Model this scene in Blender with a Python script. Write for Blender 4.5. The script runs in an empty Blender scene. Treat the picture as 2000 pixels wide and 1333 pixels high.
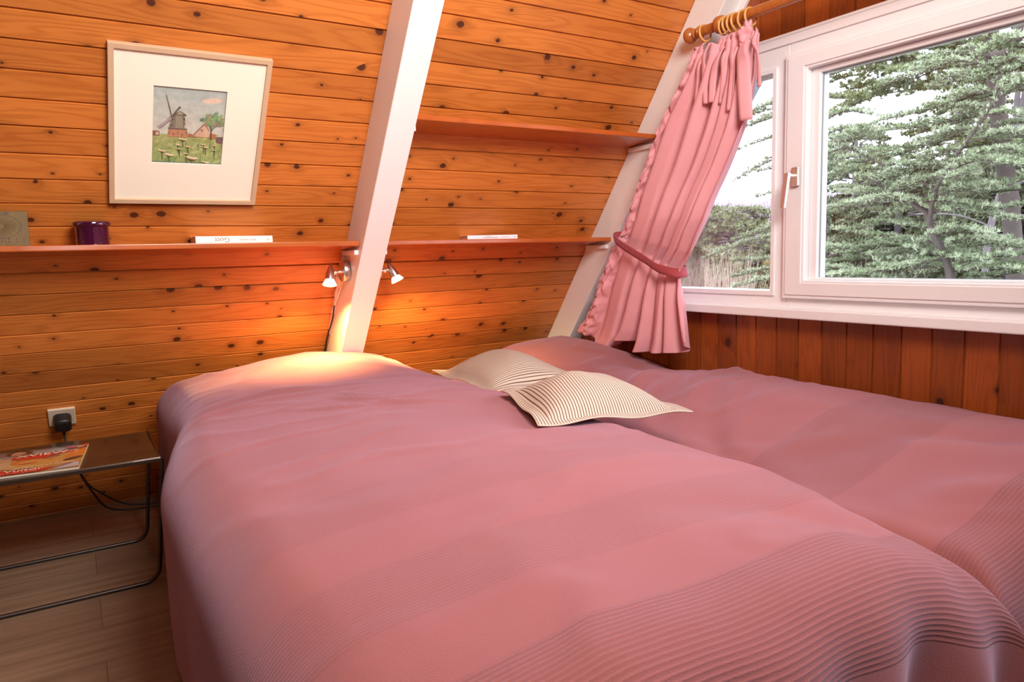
import bpy, math, random
import numpy as np
from mathutils import Vector, Matrix, noise

# ------------------------------------------------------------------ camera, world, lights
sc = bpy.context.scene
COL = sc.collection
EYE = 0.94
F_PX = 1400.0
YAW, PIT, ROL = 1.01972773, -0.119605233, -0.0286719665
fw = Vector((math.cos(YAW) * math.cos(PIT), math.sin(YAW) * math.cos(PIT), math.sin(PIT)))
r0 = Vector((math.sin(YAW), -math.cos(YAW), 0))
u0 = r0.cross(fw)
rt = r0 * math.cos(ROL) + u0 * math.sin(ROL)
up = -r0 * math.sin(ROL) + u0 * math.cos(ROL)
cd = bpy.data.cameras.new('camera')
cd.sensor_width = 36.0
cd.lens = 36.0 * F_PX / 2000.0
cd.clip_start = 0.02
cam = bpy.data.objects.new('camera', cd)
COL.objects.link(cam)
cam.matrix_world = Matrix(((rt.x, up.x, -fw.x, 0), (rt.y, up.y, -fw.y, 0), (rt.z, up.z, -fw.z, EYE), (0, 0, 0, 1)))
sc.camera = cam

sc.view_settings.view_transform = 'Standard'
sc.view_settings.look = 'None'
sc.view_settings.gamma = 1.0
sc.view_settings.use_curve_mapping = False
sc.view_settings.exposure = 0.0
sc.cycles.use_denoising = True
sc.cycles.caustics_reflective = False
sc.cycles.caustics_refractive = False
sc.cycles.max_bounces = 8
sc.cycles.transparent_max_bounces = 12

wd = bpy.data.worlds.new('world')
sc.world = wd
wd.use_nodes = True
bg = wd.node_tree.nodes['Background']
bg.inputs[0].default_value = (0.80, 0.84, 1.0, 1)
bg.inputs[1].default_value = 9.5


def area(name, loc, target, size, power, color, size_y=None):
    l = bpy.data.lights.new(name, 'AREA')
    l.energy = power
    l.color = color
    l.size = size
    if size_y:
        l.shape = 'RECTANGLE'
        l.size_y = size_y
    o = bpy.data.objects.new(name, l)
    COL.objects.link(o)
    o.location = loc
    o.rotation_euler = (Vector(target) - Vector(loc)).to_track_quat('-Z', 'Y').to_euler()
    return o


area('room_light', (0.65, 0.05, 2.08), (0.65, 2.0, 1.50), 0.8, 60, (1.0, 0.94, 0.88)).data.spread = math.radians(145)
area('camera_flash', (0.02, -0.03, 1.10), (0.9, 1.9, 1.05), 0.10, 2.2, (1.0, 0.95, 0.93))

# ------------------------------------------------------------------ small helpers
def tag(o, label=None, cat=None, group=None, kind=None):
    if label: o['label'] = label
    if cat: o['category'] = cat
    if group: o['group'] = group
    if kind: o['kind'] = kind
    return o


def empty(name, loc=(0, 0, 0), **k):
    o = bpy.data.objects.new(name, None)
    o.empty_display_size = 0.05
    COL.objects.link(o)
    o.location = loc
    tag(o, **k)
    return o


class MB:
    def __init__(s):
        s.v = []; s.f = []; s.m = []; s.uv = []; s.sm = []

    def add(s, vs, fs, m=0, uvs=None, smooth=False):
        b = len(s.v)
        s.v += [tuple(p) for p in vs]
        for k, f in enumerate(fs):
            s.f.append(tuple(b + i for i in f))
            s.m.append(m)
            s.sm.append(smooth)
            s.uv.append([uvs[i] for i in f] if uvs is not None else [(0, 0)] * len(f))
        return s

    def box(s, a, b, m=0):
        x0, y0, z0 = a; x1, y1, z1 = b
        vs = [(x0, y0, z0), (x1, y0, z0), (x1, y1, z0), (x0, y1, z0), (x0, y0, z1), (x1, y0, z1), (x1, y1, z1), (x0, y1, z1)]
        return s.hexa(vs, m)

    def hexa(s, vs, m=0):
        fs = [(0, 3, 2, 1), (4, 5, 6, 7), (0, 1, 5, 4), (1, 2, 6, 5), (2, 3, 7, 6), (3, 0, 4, 7)]
        return s.add(vs, fs, m)

    def grid(s, fn, nu, nv, m=0, uvfn=None, smooth=True, closeu=False, flip=False):
        vs = []; uv = []
        for j in range(nv + 1):
            for i in range(nu + (0 if closeu else 1)):
                vs.append(fn(i / nu, j / nv)); uv.append(uvfn(i / nu, j / nv) if uvfn else (i / nu, j / nv))
        w = nu if closeu else nu + 1
        fs = []
        for j in range(nv):
            for i in range(nu):
                i2 = (i + 1) % w if closeu else i + 1
                q = (j * w + i, j * w + i2, (j + 1) * w + i2, (j + 1) * w + i)
                fs.append(q[::-1] if flip else q)
        return s.add(vs, fs, m, uv, smooth)

    def tube(s, pts, r, n=10, m=0, cap=True, closed=False):
        P = [Vector(p) for p in pts]
        R = r if isinstance(r, (list, tuple)) else [r] * len(P)
        N = len(P)
        ref = None
        vs = []
        for i, p in enumerate(P):
            if closed:
                t = P[(i + 1) % N] - P[i - 1]
            else:
                t = P[min(i + 1, N - 1)] - P[max(i - 1, 0)]
            t.normalize()
            if ref is None:
                ref = t.orthogonal().normalized()
            else:
                ref = (ref - t * ref.dot(t)).normalized()
            b = t.cross(ref)
            for k in range(n):
                a = 2 * math.pi * k / n
                vs.append(p + (ref * math.cos(a) + b * math.sin(a)) * R[i])
        fs = []
        for i in range(N if closed else N - 1):
            i2 = (i + 1) % N
            for k in range(n):
                k2 = (k + 1) % n
                fs.append((i * n + k, i * n + k2, i2 * n + k2, i2 * n + k))
        s.add(vs, fs, m, None, True)
        if cap and not closed:
            s.add(vs[:n], [tuple(range(n))[::-1]], m)
            s.add(vs[-n:], [tuple(range(n))], m)
        return s

    def lathe(s, prof, M=None, n=32, m=0):
        """prof = [(radius, height)...] about local Z"""
        M = M or Matrix()
        vs = []
        for r, h in prof:
            for k in range(n):
                a = 2 * math.pi * k / n
                vs.append(M @ Vector((r * math.cos(a), r * math.sin(a), h)))
        fs = []
        for i in range(len(prof) - 1):
            for k in range(n):
                k2 = (k + 1) % n
                fs.append((i * n + k, i * n + k2, (i + 1) * n + k2, (i + 1) * n + k))
        s.add(vs, fs, m, None, True)
        return s

    def build(s, name, mats, parent=None, bevel=0.0, seg=2, solid=0.0, loc=None):
        me = bpy.data.meshes.new(name)
        off = Vector(loc) if loc is not None else Vector((0, 0, 0))
        me.from_pydata([tuple(Vector(p) - off) for p in s.v], [], s.f)
        if not isinstance(mats, (list, tuple)): mats = [mats]
        for x in mats: me.materials.append(x)
        me.polygons.foreach_set('material_index', s.m)
        me.polygons.foreach_set('use_smooth', s.sm)
        uvl = me.uv_layers.new(name='UVMap')
        flat = [c for f in s.uv for p in f for c in p]
        uvl.data.foreach_set('uv', flat)
        me.update()
        o = bpy.data.objects.new(name, me)
        COL.objects.link(o)
        if loc is not None: o.location = loc
        if parent is not None:
            o.parent = parent
            pl = parent_world(parent)
            o.matrix_parent_inverse = Matrix()
            o.location = off - pl
        if solid:
            md = o.modifiers.new('s', 'SOLIDIFY'); md.thickness = solid; md.offset = 0
        if bevel:
            md = o.modifiers.new('b', 'BEVEL'); md.width = bevel; md.segments = seg; md.limit_method = 'ANGLE'
        return o


def parent_world(p):
    l = Vector((0, 0, 0))
    while p is not None:
        l += p.location
        p = p.parent
    return l


def sst(a, b, x):
    t = max(0., min(1., (x - a) / (b - a)))
    return t * t * (3 - 2 * t)


def gs(x, c, w): return math.exp(-((x - c) / w) ** 2)


def lerp(a, b, t): return a + (b - a) * t


def interp(tab, t):
    """tab = [(t, (values...))...] piecewise smooth"""
    for i in range(len(tab) - 1):
        if t <= tab[i + 1][0]:
            k = (t - tab[i][0]) / (tab[i + 1][0] - tab[i][0])
            return tuple(lerp(p, q, k) for p, q in zip(tab[i][1], tab[i + 1][1]))
    return tab[-1][1]


def text_mesh(body, name, size, M, mat, parent=None, extrude=0.0003, align='CENTER', sx=1.0):
    cu = bpy.data.curves.new('t', 'FONT')
    cu.body = body; cu.size = size; cu.align_x = align; cu.align_y = 'CENTER'; cu.extrude = extrude
    t = bpy.data.objects.new('t', cu)
    COL.objects.link(t)
    dg = bpy.context.evaluated_depsgraph_get()
    me = bpy.data.meshes.new_from_object(t.evaluated_get(dg))
    bpy.data.objects.remove(t)
    me.transform(M @ Matrix.Scale(sx, 4, (1, 0, 0)))
    me.materials.clear(); me.materials.append(mat)
    o = bpy.data.objects.new(name, me)
    COL.objects.link(o)
    if parent is not None:
        o.parent = parent
        o.location = -parent_world(parent)
    return o


# ------------------------------------------------------------------ materials
def newmat(name):
    m = bpy.data.materials.new(name)
    m.use_nodes = True
    nt = m.node_tree
    b = nt.nodes['Principled BSDF']
    return m, nt, b


def N(nt, t, **k):
    n = nt.nodes.new(t)
    for a, v in k.items(): setattr(n, a, v)
    return n


def mth(nt, op, a, b=None, c=None, clamp=False):
    n = nt.nodes.new('ShaderNodeMath'); n.operation = op; n.use_clamp = clamp
    for i, x in enumerate((a, b, c)):
        if x is None: continue
        if isinstance(x, (int, float)): n.inputs[i].default_value = x
        else: nt.links.new(x, n.inputs[i])
    return n.outputs[0]


def mixc(nt, fac, a, b, mode='MIX'):
    n = nt.nodes.new('ShaderNodeMix'); n.data_type = 'RGBA'; n.blend_type = mode
    for s, x in ((n.inputs[0], fac), (n.inputs[6], a), (n.inputs[7], b)):
        if isinstance(x, (int, float)): s.default_value = x
        elif isinstance(x, (tuple, list)): s.default_value = (*x[:3], 1)
        else: nt.links.new(x, s)
    return n.outputs[2]


def simple(name, col, rough=0.5, metal=0.0, spec=0.5, coat=0.0, var=0.0, vscale=20, bump=0.0, bscale=200):
    m, nt, b = newmat(name)
    b.inputs['Base Color'].default_value = (*col, 1)
    b.inputs['Roughness'].default_value = rough
    b.inputs['Metallic'].default_value = metal
    b.inputs['Specular IOR Level'].default_value = spec
    b.inputs['Coat Weight'].default_value = coat
    if var or bump:
        tc = N(nt, 'ShaderNodeTexCoord')
        nz = N(nt, 'ShaderNodeTexNoise'); nz.inputs['Scale'].default_value = vscale; nz.inputs['Detail'].default_value = 4
        nt.links.new(tc.outputs['Object'], nz.inputs['Vector'])
        if var:
            c = mixc(nt, nz.outputs[0], tuple(x * (1 - var) for x in col), tuple(min(1, x * (1 + var)) for x in col))
            nt.links.new(c, b.inputs['Base Color'])
        if bump:
            n2 = N(nt, 'ShaderNodeTexNoise'); n2.inputs['Scale'].default_value = bscale
            nt.links.new(tc.outputs['Object'], n2.inputs['Vector'])
            bp = N(nt, 'ShaderNodeBump'); bp.inputs['Strength'].default_value = bump; bp.inputs['Distance'].default_value = 0.002
            nt.links.new(n2.outputs[0], bp.inputs['Height']); nt.links.new(bp.outputs[0], b.inputs['Normal'])
    return m


def pine(name, light, dark, knot=(0.05, 0.012, 0.006), knots=True, rough=0.34, coat=0.25, kscale=8.5, coords='UV', kfrac=0.40, scale=1.0):
    """varnished boards; UV is in metres, u along the grain, v across"""
    m, nt, b = newmat(name)
    L = nt.links.new
    tc = N(nt, 'ShaderNodeTexCoord')
    src = tc.outputs['UV'] if coords == 'UV' else tc.outputs['Object']
    sep = N(nt, 'ShaderNodeSeparateXYZ'); L(src, sep.inputs[0])
    u, v = sep.outputs[0], sep.outputs[1]
    if scale != 1.0:
        u = mth(nt, 'MULTIPLY', u, scale); v = mth(nt, 'MULTIPLY', v, scale)

    def comb(a, c, z=0.0):
        n = N(nt, 'ShaderNodeCombineXYZ')
        for i, x in enumerate((a, c, z)):
            if isinstance(x, (int, float)): n.inputs[i].default_value = x
            else: L(x, n.inputs[i])
        return n.outputs[0]
    # knots
    vor = N(nt, 'ShaderNodeTexVoronoi'); vor.voronoi_dimensions = '2D'; vor.inputs['Scale'].default_value = kscale
    L(comb(u, mth(nt, 'MULTIPLY', v, 1.25)), vor.inputs['Vector'])
    cs = N(nt, 'ShaderNodeSeparateColor'); L(vor.outputs['Color'], cs.inputs[0])
    has = mth(nt, 'LESS_THAN', cs.outputs[0], kfrac if knots else -1)
    rad = mth(nt, 'MULTIPLY_ADD', mth(nt, 'POWER', cs.outputs[1], 1.8), 0.085, 0.034)
    d = vor.outputs['Distance']
    infl = mth(nt, 'MULTIPLY', mth(nt, 'EXPONENT', mth(nt, 'MULTIPLY', mth(nt, 'DIVIDE', d, mth(nt, 'MULTIPLY', rad, 1.6)), -1.0)), has)
    # cathedral grain
    n1 = N(nt, 'ShaderNodeTexNoise'); n1.inputs['Scale'].default_value = 1; n1.inputs['Detail'].default_value = 1.5
    L(comb(mth(nt, 'MULTIPLY', u, 1.6), mth(nt, 'MULTIPLY', v, 17)), n1.inputs['Vector'])
    ph = mth(nt, 'ADD', mth(nt, 'MULTIPLY', n1.outputs[0], 62), mth(nt, 'MULTIPLY', infl, 9))
    ring = mth(nt, 'MULTIPLY_ADD', mth(nt, 'SINE', ph), 0.5, 0.5)
    ring = mth(nt, 'POWER', ring, 2.2)
    n2 = N(nt, 'ShaderNodeTexNoise'); n2.inputs['Scale'].default_value = 1; n2.inputs['Detail'].default_value = 5
    L(comb(mth(nt, 'MULTIPLY', u, 5), mth(nt, 'MULTIPLY', v, 240)), n2.inputs['Vector'])
    n3 = N(nt, 'ShaderNodeTexNoise'); n3.inputs['Scale'].default_value = 1; n3.inputs['Detail'].default_value = 2
    L(comb(mth(nt, 'MULTIPLY', u, 2.0), mth(nt, 'MULTIPLY', v, 5), 3.1), n3.inputs['Vector'])
    fac = mth(nt, 'ADD', mth(nt, 'MULTIPLY', ring, 0.30), mth(nt, 'MULTIPLY', n2.outputs[0], 0.30))
    fac = mth(nt, 'ADD', fac, mth(nt, 'MULTIPLY_ADD', n3.outputs[0], 0.8, -0.30), clamp=True)
    col = mixc(nt, fac, light, dark)
    # per board tone (stored in the second UV layer as a number)
    at = N(nt, 'ShaderNodeAttribute'); at.attribute_name = 'tone'
    t = mth(nt, 'MULTIPLY_ADD', at.outputs['Fac'], 0.42, 0.79)
    col = mixc(nt, 1.0, col, N_rgb(nt, t), 'MULTIPLY')
    halo = mth(nt, 'MULTIPLY', mth(nt, 'MULTIPLY', infl, 1.15, clamp=True), 0.75)
    col = mixc(nt, halo, col, tuple(x * 0.42 for x in dark))
    wob = N(nt, 'ShaderNodeTexNoise'); wob.inputs['Scale'].default_value = 90; L(comb(u, v), wob.inputs['Vector'])
    dd = mth(nt, 'MULTIPLY_ADD', mth(nt, 'SUBTRACT', wob.outputs[0], 0.5), 0.045, d)
    km = mth(nt, 'MULTIPLY', mth(nt, 'MULTIPLY', mth(nt, 'SUBTRACT', mth(nt, 'MULTIPLY', rad, 1.05), dd), 55, clamp=True), has)
    col = mixc(nt, mth(nt, 'MULTIPLY', km, 0.88), col, knot)
    L(col, b.inputs['Base Color'])
    b.inputs['Roughness'].default_value = rough
    b.inputs['Coat Weight'].default_value = coat
    b.inputs['Coat Roughness'].default_value = 0.18
    bp = N(nt, 'ShaderNodeBump'); bp.inputs['Strength'].default_value = 0.25; bp.inputs['Distance'].default_value = 0.0012
    L(mth(nt, 'ADD', ring, n2.outputs[0]), bp.inputs['Height']); L(bp.outputs[0], b.inputs['Normal'])
    return m


def N_rgb(nt, val):
    n = nt.nodes.new('ShaderNodeCombineColor')
    for i in range(3): nt.links.new(val, n.inputs[i])
    return n.outputs[0]


def cloth(name, col, col2, bands=(), rib=0.0070, weave=0.55, sheen=0.28, ribdark=0.80, fine=None):
    """UV in metres; bands = list of (v0, v1, strength)"""
    m, nt, b = newmat(name)
    L = nt.links.new
    tc = N(nt, 'ShaderNodeTexCoord')
    sep = N(nt, 'ShaderNodeSeparateXYZ'); L(tc.outputs['UV'], sep.inputs[0])
    u, v = sep.outputs[0], sep.outputs[1]
    mask = None
    for (a, c, st) in bands:
        k = mth(nt, 'MULTIPLY', mth(nt, 'MULTIPLY', mth(nt, 'SUBTRACT', v, a), 400, clamp=True), mth(nt, 'MULTIPLY', mth(nt, 'SUBTRACT', c, v), 400, clamp=True))
        k = mth(nt, 'MULTIPLY', k, st)
        mask = k if mask is None else mth(nt, 'MAXIMUM', mask, k)
    nz = N(nt, 'ShaderNodeTexNoise'); nz.inputs['Scale'].default_value = 420; nz.inputs['Detail'].default_value = 3
    L(tc.outputs['UV'], nz.inputs['Vector'])
    nb = N(nt, 'ShaderNodeTexNoise'); nb.inputs['Scale'].default_value = 3.5; nb.inputs['Detail'].default_value = 3
    L(tc.outputs['UV'], nb.inputs['Vector'])
    base = mixc(nt, nb.outputs[0], col, col2)
    base = mixc(nt, mth(nt, 'MULTIPLY', nz.outputs[0], 0.30), base, tuple(x * 0.55 for x in col))
    h = mth(nt, 'MULTIPLY', nz.outputs[0], weave)
    if mask is not None:
        rb = mth(nt, 'MULTIPLY_ADD', mth(nt, 'SINE', mth(nt, 'MULTIPLY', v, 2 * math.pi / rib)), 0.5, 0.5)
        rb = mth(nt, 'POWER', rb, 1.6)
        h = mth(nt, 'ADD', h, mth(nt, 'MULTIPLY', mth(nt, 'MULTIPLY', rb, mask), 0.85))
        dk = mth(nt, 'MULTIPLY', mth(nt, 'SUBTRACT', 1.0, rb), mask)
        base = mixc(nt, mth(nt, 'MULTIPLY', dk, 0.55), base, tuple(x * ribdark * 0.62 for x in col))
        base = mixc(nt, mth(nt, 'MULTIPLY', mask, 0.25), base, tuple(x * 0.72 for x in col))
    L(base, b.inputs['Base Color'])
    b.inputs['Roughness'].default_value = 0.92
    b.inputs['Specular IOR Level'].default_value = 0.15
    b.inputs['Sheen Weight'].default_value = sheen
    b.inputs['Sheen Roughness'].default_value = 0.5
    b.inputs['Sheen Tint'].default_value = (0.80, 0.72, 1.0, 1)  # lavender tint imitates cool window light in the cloth's sheen
    bp = N(nt, 'ShaderNodeBump'); bp.inputs['Strength'].default_value = 0.7; bp.inputs['Distance'].default_value = 0.0016
    L(h, bp.inputs['Height']); L(bp.outputs[0], b.inputs['Normal'])
    return m


def stripes(name):
    m, nt, b = newmat(name)
    L = nt.links.new
    tc = N(nt, 'ShaderNodeTexCoord')
    sep = N(nt, 'ShaderNodeSeparateXYZ'); L(tc.outputs['UV'], sep.inputs[0])
    s = mth(nt, 'SINE', mth(nt, 'MULTIPLY', sep.outputs[0], 2 * math.pi / 0.0074))
    k = mth(nt, 'MULTIPLY', mth(nt, 'SUBTRACT', s, 0.42), 3.5, clamp=True)
    nz = N(nt, 'ShaderNodeTexNoise'); nz.inputs['Scale'].default_value = 700
    L(tc.outputs['UV'], nz.inputs['Vector'])
    c = mixc(nt, k, (0.54, 0.445, 0.36), (0.15, 0.065, 0.055))
    L(c, b.inputs['Base Color'])
    b.inputs['Roughness'].default_value = 0.9
    b.inputs['Specular IOR Level'].default_value = 0.15
    bp = N(nt, 'ShaderNodeBump'); bp.inputs['Strength'].default_value = 0.4; bp.inputs['Distance'].default_value = 0.001
    L(nz.outputs[0], bp.inputs['Height']); L(bp.outputs[0], b.inputs['Normal'])
    return m


def laminate(name):
    m, nt, b = newmat(name)
    L = nt.links.new
    tc = N(nt, 'ShaderNodeTexCoord')
    mp = N(nt, 'ShaderNodeMapping'); L(tc.outputs['Object'], mp.inputs[0])
    br = N(nt, 'ShaderNodeTexBrick'); L(mp.outputs[0], br.inputs[0])
    br.inputs['Scale'].default_value = 1; br.inputs['Brick Width'].default_value = 1.3; br.inputs['Row Height'].default_value = 0.19
    br.inputs['Mortar Size'].default_value = 0.0012
    br.inputs['Color1'].default_value = (0.33, 0.22, 0.145, 1); br.inputs['Color2'].default_value = (0.27, 0.17, 0.115, 1)
    br.inputs['Mortar'].default_value = (0.13, 0.08, 0.05, 1)
    nz = N(nt, 'ShaderNodeTexNoise'); nz.inputs['Scale'].default_value = 1; nz.inputs['Detail'].default_value = 6
    m2 = N(nt, 'ShaderNodeMapping'); m2.inputs['Scale'].default_value = (2.2, 42, 1); L(tc.outputs['Object'], m2.inputs[0]); L(m2.outputs[0], nz.inputs['Vector'])
    f = mth(nt, 'MULTIPLY', mth(nt, 'SUBTRACT', nz.outputs[0], 0.38), 2.2, clamp=True)
    c = mixc(nt, f, br.outputs[0], (0.15, 0.092, 0.058))
    L(c, b.inputs['Base Color'])
    b.inputs['Roughness'].default_value = 0.45
    return m


def needles(name, c1, c2, c3, nscale=6):
    m, nt, b = newmat(name)
    L = nt.links.new
    tc = N(nt, 'ShaderNodeTexCoord')
    nz = N(nt, 'ShaderNodeTexNoise'); nz.inputs['Scale'].default_value = nscale; nz.inputs['Detail'].default_value = 3
    L(tc.outputs['Object'], nz.inputs['Vector'])
    n2 = N(nt, 'ShaderNodeTexNoise'); n2.inputs['Scale'].default_value = nscale * 22
    L(tc.outputs['Object'], n2.inputs['Vector'])
    k = mth(nt, 'MULTIPLY', mth(nt, 'SUBTRACT', nz.outputs[0], 0.38), 4, clamp=True)
    c = mixc(nt, k, c1, c2)
    c = mixc(nt, mth(nt, 'MULTIPLY', mth(nt, 'SUBTRACT', n2.outputs[0], 0.5), 3, clamp=True), c, c3)
    L(c, b.inputs['Base Color'])
    b.inputs['Roughness'].default_value = 0.7
    b.inputs['Specular IOR Level'].default_value = 0.2
    return m


def glassmat(name):
    m, nt, b = newmat(name)
    L = nt.links.new
    nt.nodes.remove(b)
    out = nt.nodes['Material Output']
    tr = N(nt, 'ShaderNodeBsdfTransparent'); tr.inputs[0].default_value = (0.97, 0.985, 0.98, 1)
    gl = N(nt, 'ShaderNodeBsdfGlossy'); gl.inputs['Roughness'].default_value = 0.0
    fr = N(nt, 'ShaderNodeFresnel'); fr.inputs[0].default_value = 1.45
    mx = N(nt, 'ShaderNodeMixShader')
    L(mth(nt, 'MULTIPLY', fr.outputs[0], 0.7), mx.inputs[0]); L(tr.outputs[0], mx.inputs[1]); L(gl.outputs[0], mx.inputs[2]); L(mx.outputs[0], out.inputs[0])
    return m


def emit(name, col, st):
    m, nt, b = newmat(name)
    b.inputs['Base Color'].default_value = (*col, 1)
    b.inputs['Emission Color'].default_value = (*col, 1)
    b.inputs['Emission Strength'].default_value = st
    return m


def artmat(name, rough=0.6, coat=0.0, wash=0.12, wscale=60):
    """flat print: colours come from the per-face colour attribute, with watery blotches"""
    m, nt, b = newmat(name)
    L = nt.links.new
    at = N(nt, 'ShaderNodeAttribute'); at.attribute_name = 'ink'
    tc = N(nt, 'ShaderNodeTexCoord')
    nz = N(nt, 'ShaderNodeTexNoise'); nz.inputs['Scale'].default_value = wscale; nz.inputs['Detail'].default_value = 4
    L(tc.outputs['Object'], nz.inputs['Vector'])
    t = mth(nt, 'MULTIPLY_ADD', mth(nt, 'SUBTRACT', nz.outputs[0], 0.5), wash * 4, 1.0)
    L(mixc(nt, 1.0, at.outputs['Color'], N_rgb(nt, t), 'MULTIPLY'), b.inputs['Base Color'])
    b.inputs['Roughness'].default_value = rough
    b.inputs['Coat Weight'].default_value = coat
    return m


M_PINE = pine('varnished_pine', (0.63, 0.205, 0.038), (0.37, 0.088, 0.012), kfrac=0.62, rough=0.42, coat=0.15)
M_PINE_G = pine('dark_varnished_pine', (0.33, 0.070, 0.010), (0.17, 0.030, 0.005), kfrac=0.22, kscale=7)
M_PINE_B = pine('pine_lining', (0.60, 0.22, 0.06), (0.40, 0.12, 0.03), kfrac=0.3)
M_SHELF = pine('reddish_stained_shelf', (0.66, 0.150, 0.022), (0.42, 0.070, 0.010), knots=False, rough=0.25, coat=0.5, coords='OBJ')
M_ROD = pine('pine_rod', (0.62, 0.20, 0.04), (0.38, 0.09, 0.018), knots=False, coords='OBJ', rough=0.3, coat=0.5, scale=3)
M_RING = simple('light_wood', (0.66, 0.34, 0.10), 0.4, coat=0.3, var=0.2)
M_WHITE = simple('white_paint', (0.85, 0.825, 0.815), 0.42, var=0.03, vscale=6)
M_WHITE2 = simple('white_window_paint', (0.86, 0.835, 0.85), 0.32, var=0.02, vscale=5)
M_SPREAD = cloth('rose_cotton_spread', (0.355, 0.114, 0.102), (0.310, 0.103, 0.110),
                 bands=((0.362, 0.545, 0.85), (0.66, 0.80, 0.42), (0.93, 1.08, 0.35), (1.30, 1.45, 0.22), (1.98, 2.12, 0.38), (2.46, 2.95, 0.40)))
M_SPREAD2 = cloth('rose_cotton_spread_window_side', (0.355, 0.114, 0.102), (0.310, 0.103, 0.110),
                  bands=((0.20, 0.62, 0.8), (0.84, 1.09, 0.62), (1.50, 1.62, 0.3), (2.46, 2.95, 0.40)))
M_CURT = cloth('rose_curtain_cotton', (0.84, 0.40, 0.43), (0.77, 0.345, 0.39), weave=0.12, sheen=0.2)
M_TIE = cloth('deep_rose_velvet', (0.38, 0.060, 0.065), (0.33, 0.05, 0.055), weave=0.1, sheen=0.3)
M_STRIPE = stripes('ticking_stripe')
M_FLOOR = laminate('oak_laminate')
M_METAL = simple('brushed_steel', (0.62, 0.60, 0.60), 0.28, metal=1.0)
M_DARKMETAL = simple('brown_grey_metal', (0.060, 0.036, 0.026), 0.30, metal=0.55, coat=0.3)
M_WIRE = simple('grey_steel_wire', (0.09, 0.07, 0.065), 0.35, metal=0.9)
M_BLACK = simple('black_plastic', (0.012, 0.011, 0.012), 0.35)
M_CORD = simple('black_cord', (0.015, 0.012, 0.012), 0.5)
M_CORDW = simple('white_cord', (0.75, 0.68, 0.58), 0.5)
M_SOCKET = simple('cream_plastic', (0.70, 0.58, 0.45), 0.35)
M_GLASS = glassmat('window_glass')
M_SEAL = simple('grey_seal', (0.30, 0.34, 0.36), 0.6)
M_JAMB = simple('blue_grey_paint', (0.189, 0.231, 0.266), 0.5)
M_CHROME = simple('warm_nickel', (0.88, 0.84, 0.78), 0.38, metal=1.0)
M_BULB = emit('lit_bulb', (1.0, 0.80, 0.42), 3.2)
M_PURPLE = simple('purple_glaze', (0.050, 0.003, 0.024), 0.08, coat=1.0)
M_TILE = simple('olive_stoneware', (0.13, 0.076, 0.016), 0.6, var=0.35, vscale=40, bump=0.4)
M_HOLE = simple('hole_shade_brown', (0.035, 0.012, 0.012), 0.5)  # flat dark discs, the shade inside the tile's holes put into colour
M_PAPER = simple('book_paper', (0.72, 0.64, 0.52), 0.8)
M_COVER = simple('white_cover', (0.86, 0.80, 0.74), 0.4)
M_COVER2 = simple('white_cover_cool', (0.84, 0.78, 0.84), 0.4)
M_INK = simple('grey_ink', (0.22, 0.19, 0.15), 0.6)
M_INKR = simple('maroon_ink', (0.30, 0.05, 0.07), 0.6)
M_FRAME = simple('birch_frame', (0.60, 0.40, 0.25), 0.45, var=0.06, vscale=30)
M_MAT = simple('cream_mount', (0.92, 0.83, 0.68), 0.85)
M_BEDWOOD = simple('bed_wood', (0.35, 0.18, 0.08), 0.5, var=0.1)
M_MATTRESS = simple('mattress_cotton', (0.7, 0.66, 0.6), 0.9)
M_ART = artmat('watercolour', 0.8, 0.0, 0.16, 55)
M_MAG = artmat('magazine_print', 0.25, 0.5, 0.07, 30)
M_BARK = simple('dark_bark', (0.045, 0.033, 0.027), 0.9, var=0.4, vscale=25, bump=0.5, bscale=60)
M_BARKG = simple('grey_bark', (0.119, 0.098, 0.101), 0.9, var=0.3, vscale=18)
M_NEED = needles('blue_green_needles', (0.129, 0.164, 0.086), (0.257, 0.293, 0.189), (0.287, 0.314, 0.155))
M_NEED2 = needles('dark_green_needles', (0.079, 0.093, 0.048), (0.151, 0.164, 0.098), (0.151, 0.164, 0.069), 3)
M_NEED3 = needles('mid_green_needles', (0.106, 0.129, 0.057), (0.181, 0.203, 0.109), (0.197, 0.221, 0.075), 4)
M_DRY = needles('dry_straw', (0.238, 0.182, 0.126), (0.294, 0.238, 0.196), (0.196, 0.091, 0.035), 9)
M_GROUND = simple('garden_soil', (0.077, 0.077, 0.042), 0.95, var=0.5, vscale=3, bump=0.6, bscale=20)
M_THICKET = simple('bare_thicket', (0.280, 0.231, 0.259), 0.95, var=0.2, vscale=7)  # lightened, distance haze is put into the twig colour

# ------------------------------------------------------------------ room geometry
A = 0.924036646
CA, SA = math.cos(A), math.sin(A)
D = 2.0
YC = 0.60          # ridge line of the gable
ZC = 2.30          # flat ceiling
XG = 2.0           # gable wall
XB = -2.2          # far end behind the camera


def SP(x, s, dep=0.0):
    return (x, (D - dep) * SA - s * CA, (D - dep) * CA + s * SA + EYE)


def slope_y(z): return (D - (z - EYE) * CA) / SA


def s_at_z(z): return (z - EYE - D * CA) / SA


S_FLOOR = s_at_z(0.0)
S_CEIL = s_at_z(ZC)

seams = [-.277, -.310, -.347, -.383, -.419, -.456, -.493, -.530, -.569, -.607, -.645, -.683, -.723, -.764, -.804, -.842,
         -.882, -.922, -.964, -1.004, -1.040, -1.075]
seams = [2 * q for q in seams]
q = seams[0]
top = []
while q + 0.0728 < S_CEIL: q += 0.0728; top.append(q)
top = [S_CEIL] + top[::-1]
q = seams[-1]
bot = []
while q - 0.076 > S_FLOOR: q -= 0.076; bot.append(q)
seams = [S_CEIL + .03] + top[1:] + seams + bot + [S_FLOOR - .03]


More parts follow.
